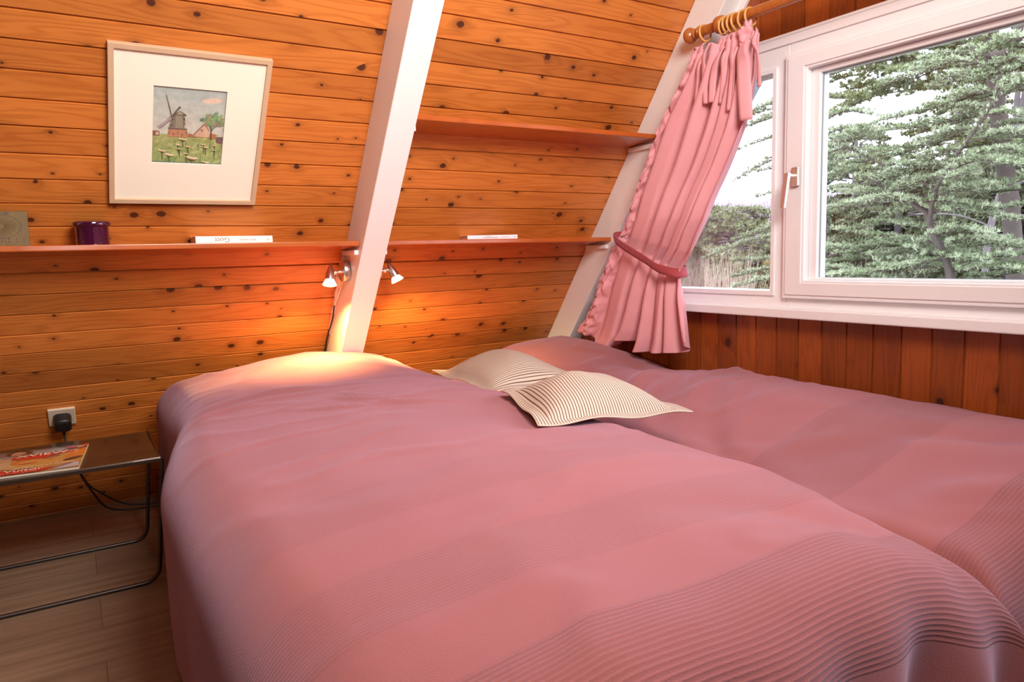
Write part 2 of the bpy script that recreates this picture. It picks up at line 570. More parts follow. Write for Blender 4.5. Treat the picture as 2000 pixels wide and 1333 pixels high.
def plank_wall(name, mat, bounds, place, u0_, u1_, seed, clip=None):
    """bounds: board edges along the across axis; place(u, v, depth)->point; groove at each edge"""
    rnd = random.Random(seed)
    mb = MB(); tones = []
    g, gd = 0.0028, 0.007
    for i in range(len(bounds) - 1):
        a, b = bounds[i], bounds[i + 1]
        sgn = 1 if b > a else -1
        tone = rnd.random(); ou = rnd.random() * 40; ov = rnd.random() * 40
        prof = [(a, -gd), (a + sgn * g * .6, -gd), (a + sgn * g * 1.2, 0), (b - sgn * g * 1.2, 0), (b - sgn * g * .6, -gd), (b, -gd)]
        ua, ub = (u0_, u1_) if clip is None else (None, None)
        vs = []; uv = []
        for (v, dp) in prof:
            if clip is None: lo, hi = u0_, u1_
            else: lo, hi = clip(v)
            vs += [place(lo, v, dp), place(hi, v, dp)]
            uv += [(lo + ou, v + ov), (hi + ou, v + ov)]
        fs = [(2 * k, 2 * k + 1, 2 * k + 3, 2 * k + 2) for k in range(len(prof) - 1)]
        mb.add(vs, fs, 0, uv); tones += [tone] * len(fs)
    o = mb.build(name, mat)
    at = o.data.attributes.new('tone', 'FLOAT', 'FACE')
    at.data.foreach_set('value', tones)
    return o


w = plank_wall('wall_left', M_PINE, seams, SP, XB, XG, 3)
tag(w, 'sloping wall of horizontal orange varnished pine boards with dark knots', 'wall', kind='structure')

# opposite slope, back wall, ceiling: the rest of the loft room
b2 = [S_CEIL - k * 0.0760 for k in range(int((S_CEIL - S_FLOOR) / 0.076) + 1)] + [S_FLOOR - .03]


def SPm(x, s, dep=0.0):
    p = SP(x, s, dep); return (p[0], 2 * YC - p[1], p[2])


w = plank_wall('wall_opposite', M_PINE_B, b2, SPm, XB, XG, 5)
tag(w, 'sloping pine board wall opposite the bed heads', 'wall', kind='structure')
y1 = slope_y(0); y0 = 2 * YC - y1
yb = [y0 + k * 0.09 for k in range(int((y1 - y0) / 0.09) + 1)] + [y1]


def gz(y): return max(0.0, min(ZC, EYE + (D - (y if y > YC else 2 * YC - y) * SA) / CA))


w = plank_wall('wall_back', M_PINE_B, yb, lambda u, v, d: (XB + d, v, u), 0, 1, 7, clip=lambda v: (0.0, gz(v)))
tag(w, 'vertical pine boards of the wall behind the camera', 'wall', kind='structure')
mb = MB()
yc1 = slope_y(ZC)
mb.hexa([(XB, 2 * YC - yc1, ZC), (XG, 2 * YC - yc1, ZC), (XG, yc1, ZC), (XB, yc1, ZC), (XB, 2 * YC - yc1, ZC + .05), (XG, 2 * YC - yc1, ZC + .05), (XG, yc1, ZC + .05), (XB, yc1, ZC + .05)])
tag(mb.build('ceiling', M_WHITE), 'flat white painted ceiling strip between the slopes', 'ceiling', kind='structure')
mb = MB(); mb.box((XB - .1, y0 - .12, -.05), (XG + .08, y1 + .12, 0.0))
tag(mb.build('floor', M_FLOOR), 'grey-brown oak laminate floor', 'floor', kind='structure')

# gable wall, vertical boards at the measured pitch, around the window opening
gy = [1.904 - 0.0848 * k for k in range(-16, 45)]
gy = [q for q in gy if y0 < q < y1]
gy = [y1] + gy + [y0]
WZ0, WZ1 = 0.72, 1.590     # window opening
WDEP = 0.22                # sloping jamb distance from the roof plane


def jy(z, dep): return (D - dep - (z - EYE) * CA) / SA


yw0 = jy(WZ0, WDEP)
rows = []
rnd = random.Random(11)
mb = MB(); tones = []
for i in range(len(gy) - 1):
    a, b = gy[i], gy[i + 1]
    tone = rnd.random(); ou, ov = rnd.random() * 40, rnd.random() * 40
    g, gd = 0.0022, 0.004
    prof = [(a, gd), (a - g * .6, gd), (a - g * 1.2, 0), (b + g * 1.2, 0), (b + g * .6, gd), (b, gd)]
    inwin = (2 * YC - yw0) < (a + b) / 2 < yw0
    for part in (0, 1):
        if part == 1 and not inwin: break
        vs = []; uv = []
        for (y, dx) in prof:
            if inwin:
                lo, hi = (0.0, WZ0) if part == 0 else (min(WZ1, gz(y)), gz(y))
            else: lo, hi = 0.0, gz(y)
            vs += [(XG + dx, y, lo), (XG + dx, y, hi)]
            uv += [(lo + ou, y + ov), (hi + ou, y + ov)]
        fs = [(2 * k, 2 * k + 1, 2 * k + 3, 2 * k + 2) for k in range(len(prof) - 1)]
        mb.add(vs, fs, 0, uv); tones += [tone] * len(fs)
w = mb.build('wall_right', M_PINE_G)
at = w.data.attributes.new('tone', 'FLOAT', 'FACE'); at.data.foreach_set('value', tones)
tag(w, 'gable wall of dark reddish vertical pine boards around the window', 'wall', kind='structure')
# outside skin of the gable so that no daylight leaks round the opening
mb = MB()
for sgn in (0, 1):
    def my(y): return y if sgn == 0 else 2 * YC - y
    ya, yb_ = my(jy(WZ0, WDEP)), my(jy(WZ1, WDEP))
    vs = [(XG + .02, my(y1), 0), (XG + .02, my(YC), 0), (XG + .02, my(YC), WZ0 - .01), (XG + .02, ya, WZ0 - .01), (XG + .02, yb_, WZ1), (XG + .02, my(YC), WZ1), (XG + .02, my(YC), ZC), (XG + .02, my(slope_y(ZC)), ZC)]
    vs = vs + [(XG + .10, p[1], p[2]) for p in vs]
    fs = [(0, 1, 2, 3), (0, 3, 4, 7), (4, 5, 6, 7), (8, 11, 10, 9), (8, 15, 12, 11), (12, 15, 14, 13)]
    for k in range(8):
        k2 = (k + 1) % 8
        fs.append((k, k2, k2 + 8, k + 8))
    mb.add(vs, fs)
o = mb.build('gable_cladding', M_WHITE, parent=w)

# rafters
def rafter(name, x0, x1, dep, label, s0=S_FLOOR, s1=S_CEIL + 0.0):
    mb = MB()
    vs = [SP(x0, s0 + .0, 0.0), SP(x1, s0, 0.0), SP(x1, s0, dep), SP(x0, s0, dep), SP(x0, s1, 0), SP(x1, s1, 0), SP(x1, s1, dep), SP(x0, s1, dep)]
    # feet stand on the floor, heads end under the ceiling
    fix = []
    for p in vs[:4]: fix.append((p[0], slope_y(0) - (0 if p is vs[0] or p is vs[1] else dep / SA), 0.002))
    for k, p in enumerate(vs[4:]): fix.append((p[0], slope_y(ZC) - (0 if k < 2 else dep / SA), ZC - .002))
    mb.hexa(fix)
    o = mb.build(name, M_WHITE, bevel=0.003)
    tag(o, label, 'rafter', kind='structure')
    return o


R1 = rafter('trim_1', 0.843, 0.932, 0.140, 'white painted sloping rafter between the two shelf bays')
R2 = rafter('trim_2', 1.922, 1.9985, 0.132, 'white painted sloping rafter in the corner beside the window')
rafter('trim_3', -0.470, -0.380, 0.140, 'white painted sloping rafter left of the nightstand')
# narrow white cover strip between corner rafter and gable boards
mb = MB()
mb.hexa([(1.990, jy(1.59, .16), 1.59), (1.9995, jy(1.59, .16), 1.59), (1.9995, jy(1.59, .130), 1.59), (1.990, jy(1.59, .130), 1.59),
         (1.990, jy(ZC, .16), ZC - .003), (1.9995, jy(ZC, .16), ZC - .003), (1.9995, jy(ZC, .130), ZC - .003), (1.990, jy(ZC, .130), ZC - .003)])
tag(mb.build('trim_4', M_WHITE), 'narrow white cover strip along the corner rafter above the window', 'trim', kind='structure')


def cleat(parent, x0, x1, z, yf, yb_):
    mb = MB(); h = 0.016
    mb.hexa([(x0, yf, z - h), (x1, yf, z - h), (x1, yb_, z - h), (x0, yb_, z - h), (x0, yf, z), (x1, yf, z), (x1, yb_, z), (x0, yb_, z)])
    return mb.build('shelf_cleat', M_WHITE, parent=parent, bevel=0.001)


for (x0, x1, par) in ((0.829, 0.843, R1), (0.932, 0.946, R1), (1.908, 1.922, R2)):
    cleat(par, x0, x1, 0.971, 2.345, 2.478)
for (x0, x1, par) in ((0.932, 0.946, R1), (1.908, 1.922, R2)):
    cleat(par, x0, x1, 1.341, 2.065, 2.198)
# lumpy filler along the rafter below the shelf
mb = MB(); rnd = random.Random(2)
prev = None
def filler(u, v):
    s = lerp(-1.46, -1.86, v)
    wd_ = 0.006 + 0.007 * max(0, noise.noise(Vector((v * 9, 0, 4)))) + (0.010 if .28 < v < .42 else 0)
    return SP(0.843 - wd_ * math.cos(u * math.pi / 2), s, wd_ * 1.3 * math.sin(u * math.pi / 2) + 0.0)
mb.grid(filler, 5, 40)
mb.build('filler_bead', M_WHITE, parent=R1)

# ------------------------------------------------------------------ shelves
def shelf(x0, x1, zb, yb_, label, dy=0.160, dz=0.013, th=0.0165):
    c = Vector(((x0 + x1) / 2, yb_ - dy / 2, zb))
    mb = MB()
    yt = slope_y(zb + th) - 0.0015
    e = 0.0008
    vs = [(x0 + e, yb_ - dy, zb + dz), (x1 - e, yb_ - dy, zb + dz), (x1 - e, yb_ - .002, zb), (x0 + e, yb_ - .002, zb),
          (x0 + e, yb_ - dy, zb + dz + th), (x1 - e, yb_ - dy, zb + dz + th), (x1 - e, yt, zb + th), (x0 + e, yt, zb + th)]
    mb.hexa(vs)
    o = mb.build('wall_shelf', M_SHELF, bevel=0.003, seg=3, loc=c)
    tag(o, label, 'shelf', group='wooden shelves on the sloping wall')
    return o


shelf(-0.380, 0.843, 0.972, 2.482, 'long reddish wooden shelf on the left, carrying the purple pot and the thicker book')
shelf(0.932, 1.922, 0.972, 2.482, 'lower reddish wooden shelf between rafter and curtain, carrying the thin book')
shelf(0.932, 1.922, 1.342, 2.202, 'upper empty reddish wooden shelf between rafter and curtain')
ZT = 1.0015   # top of the lower shelves near the front


def shelf_top(y): return 0.972 + 0.0165 + 0.013 * (2.482 - y) / 0.16


# ------------------------------------------------------------------ window
win = empty('window_1', (2.0, YC, WZ0), label='wide white framed gable window with side-hung sash and fixed side light', cat='window', kind='structure')


def ring_yz(mb, x0, x1, outer, inner, m=0):
    """frame between polygon outlines (y,z) of equal length, from x0 (room side) to x1"""
    n = len(outer)
    vs = [(x0, *p) for p in outer] + [(x0, *p) for p in inner] + [(x1, *p) for p in outer] + [(x1, *p) for p in inner]
    fs = []
    for k in range(n):
        k2 = (k + 1) % n
        fs += [(k, k2, n + k2, n + k), (2 * n + k, 3 * n + k, 3 * n + k2, 2 * n + k2), (k, 2 * n + k, 2 * n + k2, k2), (n + k, n + k2, 3 * n + k2, 3 * n + k)]
    mb.add(vs, fs, m)
    return mb


def mir(poly): return [(2 * YC - y, z) for (y, z) in poly]


YM = 1.583; YS = 1.524      # mullion
mb = MB()
# outer frame: fixed side light surround (trapezoid), mullion, top and bottom
zt, zb = 1.575, 0.740
for f in (lambda p: p, mir):
    outer = f([(jy(zt, .135), zt), (jy(zb, .135), zb), (YS, zb), (YS, zt)])
    inner = f([(jy(1.496, .301), 1.496), (jy(.797, .301), .797), (YM, .797), (YM, 1.496)])
    ring_yz(mb, 1.992, 2.055, outer, inner)
mb.box((1.992, 2 * YC - YS, 1.537), (2.055, YS, zt)); mb.box((1.992, 2 * YC - YS, zb), (2.055, YS, .774))
mb.build('window_frame', M_WHITE2, parent=win, bevel=0.003)
# glazing beads of the side light
for f, nm in ((lambda p: p, ''), (mir, '')):
    mb = MB()
    outer = f([(jy(1.512, .285), 1.512), (jy(.781, .285), .781), (YM - .016, .781), (YM - .016, 1.512)])
    inner = f([(jy(1.496, .301), 1.496), (jy(.797, .301), .797), (YM, .797), (YM, 1.496)])
    ring_yz(mb, 1.985, 1.9925, outer, inner)
    mb.build('glazing_bead', M_WHITE2, parent=win, bevel=0.002)
    mb = MB()
    p = f([(jy(1.52, .29), 1.52), (jy(.78, .29), .78), (YM - .02, .78), (YM - .02, 1.52)])
    mb.add([(2.030, *q) for q in p] + [(2.036, *q) for q in p], [(0, 1, 2, 3), (7, 6, 5, 4), (0, 4, 5, 1), (1, 5, 6, 2), (2, 6, 7, 3), (3, 7, 4, 0)])
    mb.build('fixed_pane', M_GLASS, parent=win)
    # blue-grey sloping outside jamb seen through the side light
    mb = MB()
    def jp(z, d): return f([(jy(z, d), z)])[0]
    mb.hexa([(2.056, *jp(.76, .262)), (2.10, *jp(.76, .262)), (2.10, *jp(.76, .290)), (2.056, *jp(.76, .290)), (2.056, *jp(1.56, .262)), (2.10, *jp(1.56, .262)), (2.10, *jp(1.56, .290)), (2.056, *jp(1.56, .290))])
    mb.build('outside_jamb', M_JAMB, parent=win)
# sash
sash = None
ys0, ys1 = 2 * YC - YS + .002, YS + .004
mb = MB()
outer = [(ys1, 1.536), (ys1, .775), (ys0, .775), (ys0, 1.536)]
inner = [(1.448, 1.480), (1.448, .834), (2 * YC - 1.448, .834), (2 * YC - 1.448, 1.480)]
ring_yz(mb, 1.975, 2.045, outer, inner)
inner2 = [(1.418, 1.464), (1.418, .842), (2 * YC - 1.418, .842), (2 * YC - 1.418, 1.464)]
ring_yz(mb, 1.998, 2.044, inner, inner2)
sash = mb.build('sash', M_WHITE2, parent=win, bevel=0.0035)
mb = MB()
i3 = [(1.448, 1.480), (1.448, .834), (2 * YC - 1.448, .834), (2 * YC - 1.448, 1.480)]
i4 = [(1.4145, 1.462), (1.4145, .8435), (2 * YC - 1.4145, .8435), (2 * YC - 1.4145, 1.462)]
ring_yz(mb, 2.010, 2.014, inner2, i4)
mb.build('seal', M_SEAL, parent=sash)
mb = MB(); mb.box((2.014, 2 * YC - 1.43, .836), (2.034, 1.43, 1.474))
mb.build('sash_pane', M_GLASS, parent=sash)
# raised profile line on the sash
mb = MB()
for a_, b_ in ((.012, .018),):
    o1 = [(ys1 - a_, 1.536 - a_), (ys1 - a_, .775 + a_), (ys0 + a_, .775 + a_), (ys0 + a_, 1.536 - a_)]
    o2 = [(1.448 + .008, 1.480 + .008), (1.448 + .008, .834 - .008), (2 * YC - 1.456, .826), (2 * YC - 1.456, 1.488)]
    ring_yz(mb, 1.971, 1.9755, o1, o2)
mb.build('sash_moulding', M_WHITE2, parent=sash, bevel=0.003)
# handle
mb = MB()
mb.box((1.958, 1.463, 1.129), (1.971, 1.487, 1.187))
mb.tube([(1.958, 1.474, 1.160), (1.925, 1.474, 1.160)], .0065, 12)
mb.hexa([(1.919, 1.482, 1.060), (1.931, 1.482, 1.060), (1.931, 1.497, 1.060), (1.919, 1.497, 1.060), (1.918, 1.466, 1.168), (1.932, 1.466, 1.168), (1.932, 1.482, 1.168), (1.918, 1.482, 1.168)])
o = mb.build('window_handle', M_CHROME, parent=sash, bevel=0.002)
# architrave over the top and down the slope, window board below
mb = MB()
mb.box((1.985, 2 * YC - jy(1.603, .142), 1.572), (1.9995, jy(1.603, .142), 1.603))
mb.box((1.982, 2 * YC - jy(1.61, .142), 1.597), (1.9995, jy(1.61, .142), 1.606))
mb.build('head_casing', M_WHITE2, parent=win, bevel=0.002)
mb = MB(); mb.box((1.945, 2 * YC - 2.06, .7125), (2.03, 2.06, .744))
mb.build('window_board', M_WHITE2, parent=win, bevel=0.004)

# ------------------------------------------------------------------ beds
def top_left(x, y):
    z = .575 - .11 * abs((x - .62) / .55) ** 2.6 * .45
    z += .012 * gs(y, 1.2, .5) - .045 * sst(.80, .42, y) * sst(.72, 1.05, x)
    p = sst(2.12, 2.5, y) * (1 - .8 * sst(2.56, 2.80, y))
    z += p * (.036 * gs(x, .78, .30) - .004 - .035 * sst(.62, .25, x))
    return z


def top_right(x, y):
    z = .535 - .10 * sst(1.66, 1.22, x) - .035 * sst(1.80, 2.0, x)
    p = sst(1.9, 2.35, y) * (1 - .7 * sst(2.5, 2.75, y))
    z += p * (.045 * gs(x, 1.80, .19))
    z -= .03 * gs(y, 1.95, .22) * gs(x, 1.9, .2)
    return z


def edge(w, e, R, out=0.0):
    """w beyond e-R runs round a radius R and then straight down; returns position, drop"""
    s = w - (e - R)
    if s <= 0: return w, 0.0
    if s < R * math.pi / 2:
        t = s / R
        return e - R + R * math.sin(t), R * (1 - math.cos(t))
    k = s - R * math.pi / 2
    return e + out * k, R + k


def wrinkle(u, v, seed, amp):
    n1 = noise.noise(Vector((u * 3.1 + seed, v * 2.3, seed)))
    n2 = noise.noise(Vector((u * 9 + seed, v * 4.5, seed + 5)))
    rid = 1 - abs(noise.noise(Vector((u * 4 + seed * 3, v * 6.5, 9 + seed)))) * 2
    return amp * (n1 * 1.2 + n2 * 0.35 + max(0, rid - .55) * 0.9)


def spread(name, mat, top, x0f, x1, yfoot, yhead, Rl, Rr, Rf, Rh, dl, dr, df, dh, seed, label, creases=(), flare=.05, taper=0.0):
    du = 0.0135
    us0, us1 = -dl, dr
    x0m = x0f(1.0)
    ua, ub = x0m - dl, x1 + dr
    va, vb = yfoot - df, yhead + dh
    nu, nv = int((ub - ua) / du), int((vb - va) / du)

    def pos(a, b):
        u = lerp(ua, ub, a); v = lerp(va, vb, b)
        # along the bed
        if v < (yfoot + yhead) / 2:
            yy, dy = edge(-v, -yfoot, Rf, 0.04); Y = -yy
        else:
            Y, dy = edge(v, yhead, Rh, 0.0)
        x0 = x0f(Y)
        if u < (x0m + x1) / 2:
            uu = u + (x0 - x0m) * (1 - sst(x0m, (x0m + x1) / 2, u))
            xx, dx = edge(-uu, -x0, Rl, -0.035); X = -xx
            side = -1
        else:
            sh = taper * sst(.85, .45, Y) * sst((x0m + x1) / 2, x1, u)
            X, dx = edge(u, x1, Rr, 0.0); side = 1; X -= sh
        d = (dx ** 3 + dy ** 3) ** (1 / 3)
        t = top(min(max(X, x0), x1), min(max(Y, yfoot), yhead))
        m = min(dx, dy)
        if v < (yfoot + yhead) / 2:
            fold = (math.sin(u * 33 + seed) * .6 + math.sin(u * 17 + 2 * seed) * .4) * .030 * sst(0.0, 0.20, dy)
            Y -= fold + m * 0.30
            X += side * m * (flare if side > 0 else .3)
        if side < 0:
            X -= (math.sin(v * 11 + seed) * .5 + .5) * .012 * sst(.05, .4, dx)
        z = t - d
        flat = 1 - sst(0, .06, d)
        z += wrinkle(u, v, seed, .0100) * (0.35 + .65 * flat)
        for (cu, cv, ang, ln, wd_, h) in creases:
            ca, sa = math.cos(ang), math.sin(ang)
            p_ = (X - cu) * ca + (Y - cv) * sa; q_ = -(X - cu) * sa + (Y - cv) * ca
            q_ += .25 * p_ * p_ / max(ln, .01) * 1.0
            z += h * math.exp(-(p_ / ln) ** 2 - (q_ / wd_) ** 2)
        return (X, Y, max(z, 0.012))
    mb = MB()
    mb.grid(pos, nu, nv, uvfn=lambda a, b: (lerp(ua, ub, a), lerp(va, vb, b)))
    o = mb.build(name, mat, loc=((x0m + x1) / 2, (yfoot + yhead) / 2, 0.0))
    md = o.modifiers.new('s', 'SOLIDIFY'); md.thickness = 0.004; md.offset = -1
    return tag(o, label, 'bedspread', group='rose cotton bedspreads')


spread('bedspread', M_SPREAD, top_left, lambda y: .118 + .105 * sst(1.5, 2.25, y), 1.075, .42, 2.745, .105, .10, .09, .10,
       .40, .22, .42, .12, 1.7, 'rose bedspread on the near left bed, hanging to the floor beside the nightstand',
       creases=((.62, 1.78, 2.2, .09, .012, .011), (.55, 1.70, 2.7, .11, .010, .010), (.70, 1.64, 2.5, .12, .013, .009), (.63, 1.86, 1.9, .08, .012, .008), (.40, 2.05, .2, .30, .03, .008),
                (.86, .62, -.9, .16, .05, -.014), (.35, 1.95, .35, .30, .022, .007), (1.0, 1.2, .9, .1, .02, .004)), taper=.05)
spread('bedspread', M_SPREAD2, top_right, lambda y: 1.175, 1.983, .50, 2.745, .07, .05, .09, .10,
       .10, .16, .42, .12, 5.3, 'rose bedspread on the far bed under the window',
       creases=((1.55, 1.75, .5, .18, .03, .014), (1.72, 1.62, .25, .16, .022, .012), (1.60, 1.50, .15, .2, .025, .012), (1.86, 1.60, .9, .12, .03, .018), (1.45, 1.60, .6, .14, .02, .012), (1.70, 1.42, .2, .22, .02, .010), (1.30, 1.15, 1.2, .2, .03, -.010), (1.60, 2.05, .9, .10, .03, .016), (1.75, 1.98, 1.1, .12, .05, -.02),
                (1.62, .80, -1.0, .22, .055, -.022), (1.52, .92, -1.1, .2, .05, .010), (1.40, .66, -.7, .12, .05, .018), (1.50, 1.25, .3, .3, .03, .006)), flare=0.0)


def bed(x0, x1, y0_, y1_, label):
    b = empty('bed', ((x0 + x1) / 2, (y0_ + y1_) / 2, 0), label=label, cat='bed', group='single beds')
    mb = MB(); mb.box((x0 + .02, y0_ + .02, .27), (x1 - .02, y1_ - .02, .415)); mb.build('mattress', M_MATTRESS, parent=b, bevel=.03, seg=3)
    mb = MB(); mb.box((x0 + .03, y0_ + .03, .16), (x1 - .03, y1_ - .03, .268)); mb.build('bed_frame', M_BEDWOOD, parent=b, bevel=.004)
    for x in (x0 + .07, x1 - .11):
        for y in (y0_ + .07, y1_ - .11):
            mb = MB(); mb.box((x, y, 0.0), (x + .04, y + .04, .16)); mb.build('leg', M_BEDWOOD, parent=b, bevel=.002)
    return b


bed(.27, 1.05, .56, 2.60, 'single bed under the near left rose bedspread')
bed(1.22, 1.94, .62, 2.60, 'single bed under the far rose bedspread by the window')


def cushion(label, corners, H, along, hues=None, seed=0, crown=(.5, .5)):
    """corners: 4 points in order; along: 0 stripes follow edge 0-1, 1 follow edge 1-2"""
    c = [Vector(p) for p in corners]
    wlen = (c[1] - c[0]).length; hlen = (c[3] - c[0]).length
    cen = sum(c, Vector()) / 4
    fl = 0.075

    def base(s, t):
        # sides bow inwards a little, like a filled cover
        bow = .045
        s2 = s + (0.5 - s) * bow * 4 * t * (1 - t) * 1.0
        t2 = t + (0.5 - t) * bow * 4 * s * (1 - s) * 1.0
        return (c[0] * (1 - s2) + c[1] * s2) * (1 - t2) + (c[3] * (1 - s2) + c[2] * s2) * t2

    def hgt(s, t):
        a = max(0., min(1., (s - fl) / (1 - 2 * fl))); b = max(0., min(1., (t - fl) / (1 - 2 * fl)))
        e = max(0, min(1, 4 * a * (1 - a))) ** .62 * max(0, min(1, 4 * b * (1 - b))) ** .62
        return e

    def wav(s, t):
        k = max(abs(s - .5), abs(t - .5)) * 2
        return sst(.75, 1, k) * .0045 * math.sin((s * 3.3 + t * 4.1) * 3 + seed * 2)

    def topf(s, t):
        p = base(s, t); h = hgt(s, t)
        n_ = noise.noise(Vector((s * 3 + seed, t * 3, seed))) * .012 * (h ** .5)
        return p + Vector((0, 0, .002 + H * h + n_ + wav(s, t)))

    def botf(s, t):
        p = base(s, t)
        return p + Vector((0, 0, -.002 - .25 * H * hgt(s, t) + wav(s, t)))
    uvf = (lambda s, t: (t * hlen, s * wlen)) if along == 0 else (lambda s, t: (s * wlen, t * hlen))
    e = empty('cushion', tuple(cen), label=label, cat='cushion', group='striped scatter cushions')
    mb = MB(); n = 44
    mb.grid(topf, n, n, uvfn=uvf)
    mb.grid(botf, n, n, uvfn=uvf, flip=True)
    cc = mb.build('cushion_cover', M_STRIPE, parent=e)
    # folded hem, slightly darker line round the rim
    rim = []
    for k in range(n): rim.append(topf(k / n, 0))
    for k in range(n): rim.append(topf(1, k / n))
    for k in range(n): rim.append(topf(1 - k / n, 1))
    for k in range(n): rim.append(topf(0, 1 - k / n))
    mb = MB(); mb.tube([p - Vector((0, 0, .002)) for p in rim], .0022, 6, closed=True)
    mb.build('hem', M_STRIPE, parent=cc)
    return e


cushion('striped cushion lying further back, nearest the bed heads', [(1.03, 2.20, .553), (.995, 1.75, .551), (1.38, 1.77, .548), (1.39, 2.27, .555)], .072, 1, seed=1)
cushion('striped cushion lying in front of the other one, nearer the bed foot', [(.93, 1.57, .592), (.795, 1.20, .592), (1.25, 1.215, .552), (1.33, 1.62, .555)], .070, 0, seed=3)

# ------------------------------------------------------------------ curtain, rod, rings, tieback
XR, ZR = 1.872, 1.662
rod = empty('curtain_rod', (XR, YC, ZR), label='turned pine curtain rod above the window with ball finial', cat='curtain rod')
mb = MB(); yr = 1.782
mb.tube([(XR, 2 * YC - yr, ZR), (XR, yr, ZR)], .0160, 20)
mb.build('pole', M_ROD, parent=rod)
for sg in (1, -1):
    ye = YC + sg * (yr - YC)
    Mx = Matrix.Translation((XR, ye, ZR)) @ Matrix.Rotation(-math.pi / 2 * sg, 4, 'X')
    prof = [(0, 0), (.019, 0), (.021, .004), (.019, .010), (.012, .014), (.011, .018), (.016, .022), (.018, .026), (.013, .031)]
    prof += [(.0265 * math.sin(q), .050 - .0215 * math.cos(q)) for q in [math.pi * (0.20 + .8 * k / 10) for k in range(11)]]
    mb = MB(); mb.lathe(prof, Mx, 28); mb.build('finial', M_ROD, parent=rod)
    yk = YC + sg * 1.098
    mb = MB()
    Mk = Matrix.Translation((XR, yk - .013, ZR)) @ Matrix.Rotation(-math.pi / 2, 4, 'X')
    mb.lathe([(.0165, 0), (.026, .001), (.028, .008), (.028, .018), (.026, .025), (.0165, .026)], Mk, 26)
    mb.tube([(XR + .02, yk, ZR), (1.9985, yk, ZR)], [.012, .014], 14)
    mb.lathe([(0, -.001), (.030, -.001), (.030, .008), (.014, .012)], Matrix.Translation((1.9985, yk, ZR)) @ Matrix.Rotation(-math.pi / 2, 4, 'Y'), 24)
    mb.build('bracket', M_ROD, parent=rod)

ring_y = [1.765, 1.683, 1.668, 1.650, 1.632, 1.606, 1.578]
for k, y in enumerate(ring_y):
    mb = MB()
    R_ = .0265
    tilt = [.25, -.3, .15, -.1, .2, -.15, .1][k]
    cz = ZR - (R_ - .0165) + .001
    pts = []
    for j in range(28):
        a = 2 * math.pi * j / 28
        pts.append((XR + R_ * math.cos(a), y + tilt * .4 * R_ * math.sin(a), cz + R_ * math.sin(a)))
    mb.tube(pts, .0038, 8, closed=True)
    o = mb.build('curtain_ring', M_RING, loc=(XR, y, ZR))
    lab = ['light wooden curtain ring alone at the finial end of the rod',
           'second light wooden curtain ring from the finial, next to the bracket',
           'third light wooden curtain ring from the finial',
           'fourth light wooden curtain ring from the finial, middle of the row',
           'fifth light wooden curtain ring from the finial',
           'sixth light wooden curtain ring from the finial',
           'light wooden curtain ring nearest the window centre, above the bow'][k]
    tag(o, lab, 'curtain ring', group='wooden rings on the curtain rod')

Ltab = [(0, (1.800, 1.600)), (.05, (1.822, 1.555)), (.12, (1.884, 1.479)), (.2, (1.948, 1.403)), (.25, (1.989, 1.337)), (.33, (2.036, 1.252)), (.42, (2.093, 1.163)), (.5, (2.138, 1.07)), (.57, (2.180, 1.01)),
        (.62, (2.205, .985)), (.68, (2.251, .925)), (.77, (2.308, .832)), (.86, (2.36, .735)), (.94, (2.421, .656)), (1, (2.478, .618))]
Rtab = [(0, (1.548, 1.610)), (.05, (1.549, 1.56)), (.12, (1.550, 1.470)), (.2, (1.565, 1.385)), (.25, (1.580, 1.330)), (.33, (1.624, 1.235)), (.42, (1.668, 1.145)), (.5, (1.715, 1.040)), (.57, (1.795, .925)),
        (.62, (1.862, .862)), (.68, (1.852, .805)), (.77, (1.838, .745)), (.86, (1.825, .690)), (.94, (1.815, .650)), (1, (1.808, .618))]
bott = [(0, (0.0,)), (.10, (-.035,)), (.23, (-.075,)), (.28, (-.073,)), (.40, (-.03,)), (.52, (-.028,)), (.575, (-.064,)), (.75, (-.058,)), (.92, (-.045,)), (.95, (-.03,)), (1, (.0,))]


def cfold(s, t):
    """sharp irregular pleats: returns depth (-1..1) and a sideways shift"""
    ph = s * 5.2 + .22 * math.sin(s * 7 + 1.0) + .16 * math.sin(t * 4.1 + s * 5) + .8 * s * s
    w = math.sin(2 * math.pi * ph)
    w = math.copysign(abs(w) ** .75, w)
    w2 = math.sin(2 * math.pi * (ph * 1.7 + .4 + .3 * t)) * .30
    return w + w2, math.cos(2 * math.pi * ph)


def curtain_pt(s, t):
    a = interp(Ltab, t); b = interp(Rtab, t)
    y = lerp(a[0], b[0], s); z = lerp(a[1], b[1], s)
    z += interp(bott, s)[0] * sst(.80, 1, t)
    # sag of the top hem between the first ring and the bunch
    if t < .2:
        z -= .045 * math.exp(-((s - .26) / .10) ** 2) * (1 - t / .2)
        z += .012 * math.sin(s * 38) * (1 - t / .2)
    w, c = cfold(s, t)
    pinch = gs(t, .62, .07)
    amp = lerp(.026, .032, sst(.62, 1, t)) * (1 - .55 * pinch)
    amp *= .25 + .75 * sst(0, .10, s)
    if t > .62: amp *= (1 - .55 * gs(s, .16, .12))
    x = 1.866 - amp * w
    y += .010 * c * (1 - .3 * pinch) * (y > 0) * sst(0, .08, s) * sst(0, .06, 1 - s)
    # gathered, ruched leading edge
    ru = (1 - sst(.03, .13, s))
    n_ = noise.noise(Vector((s * 60, t * 46, 2.0)))
    n2_ = noise.noise(Vector((s * 25 + 7, t * 30, 5.0)))
    x += ru * (n_ * .015 + n2_ * .008) - .008 * ru
    y += ru * (n2_ * .014)
    z += ru * n_ * .008
    # bulge above and below the tieback
    x -= .018 * gs(t, .50, .09) * sst(.1, .6, s)
    # hem line
    return (min(x, 1.915 if z > .56 else 1.95), y, z)


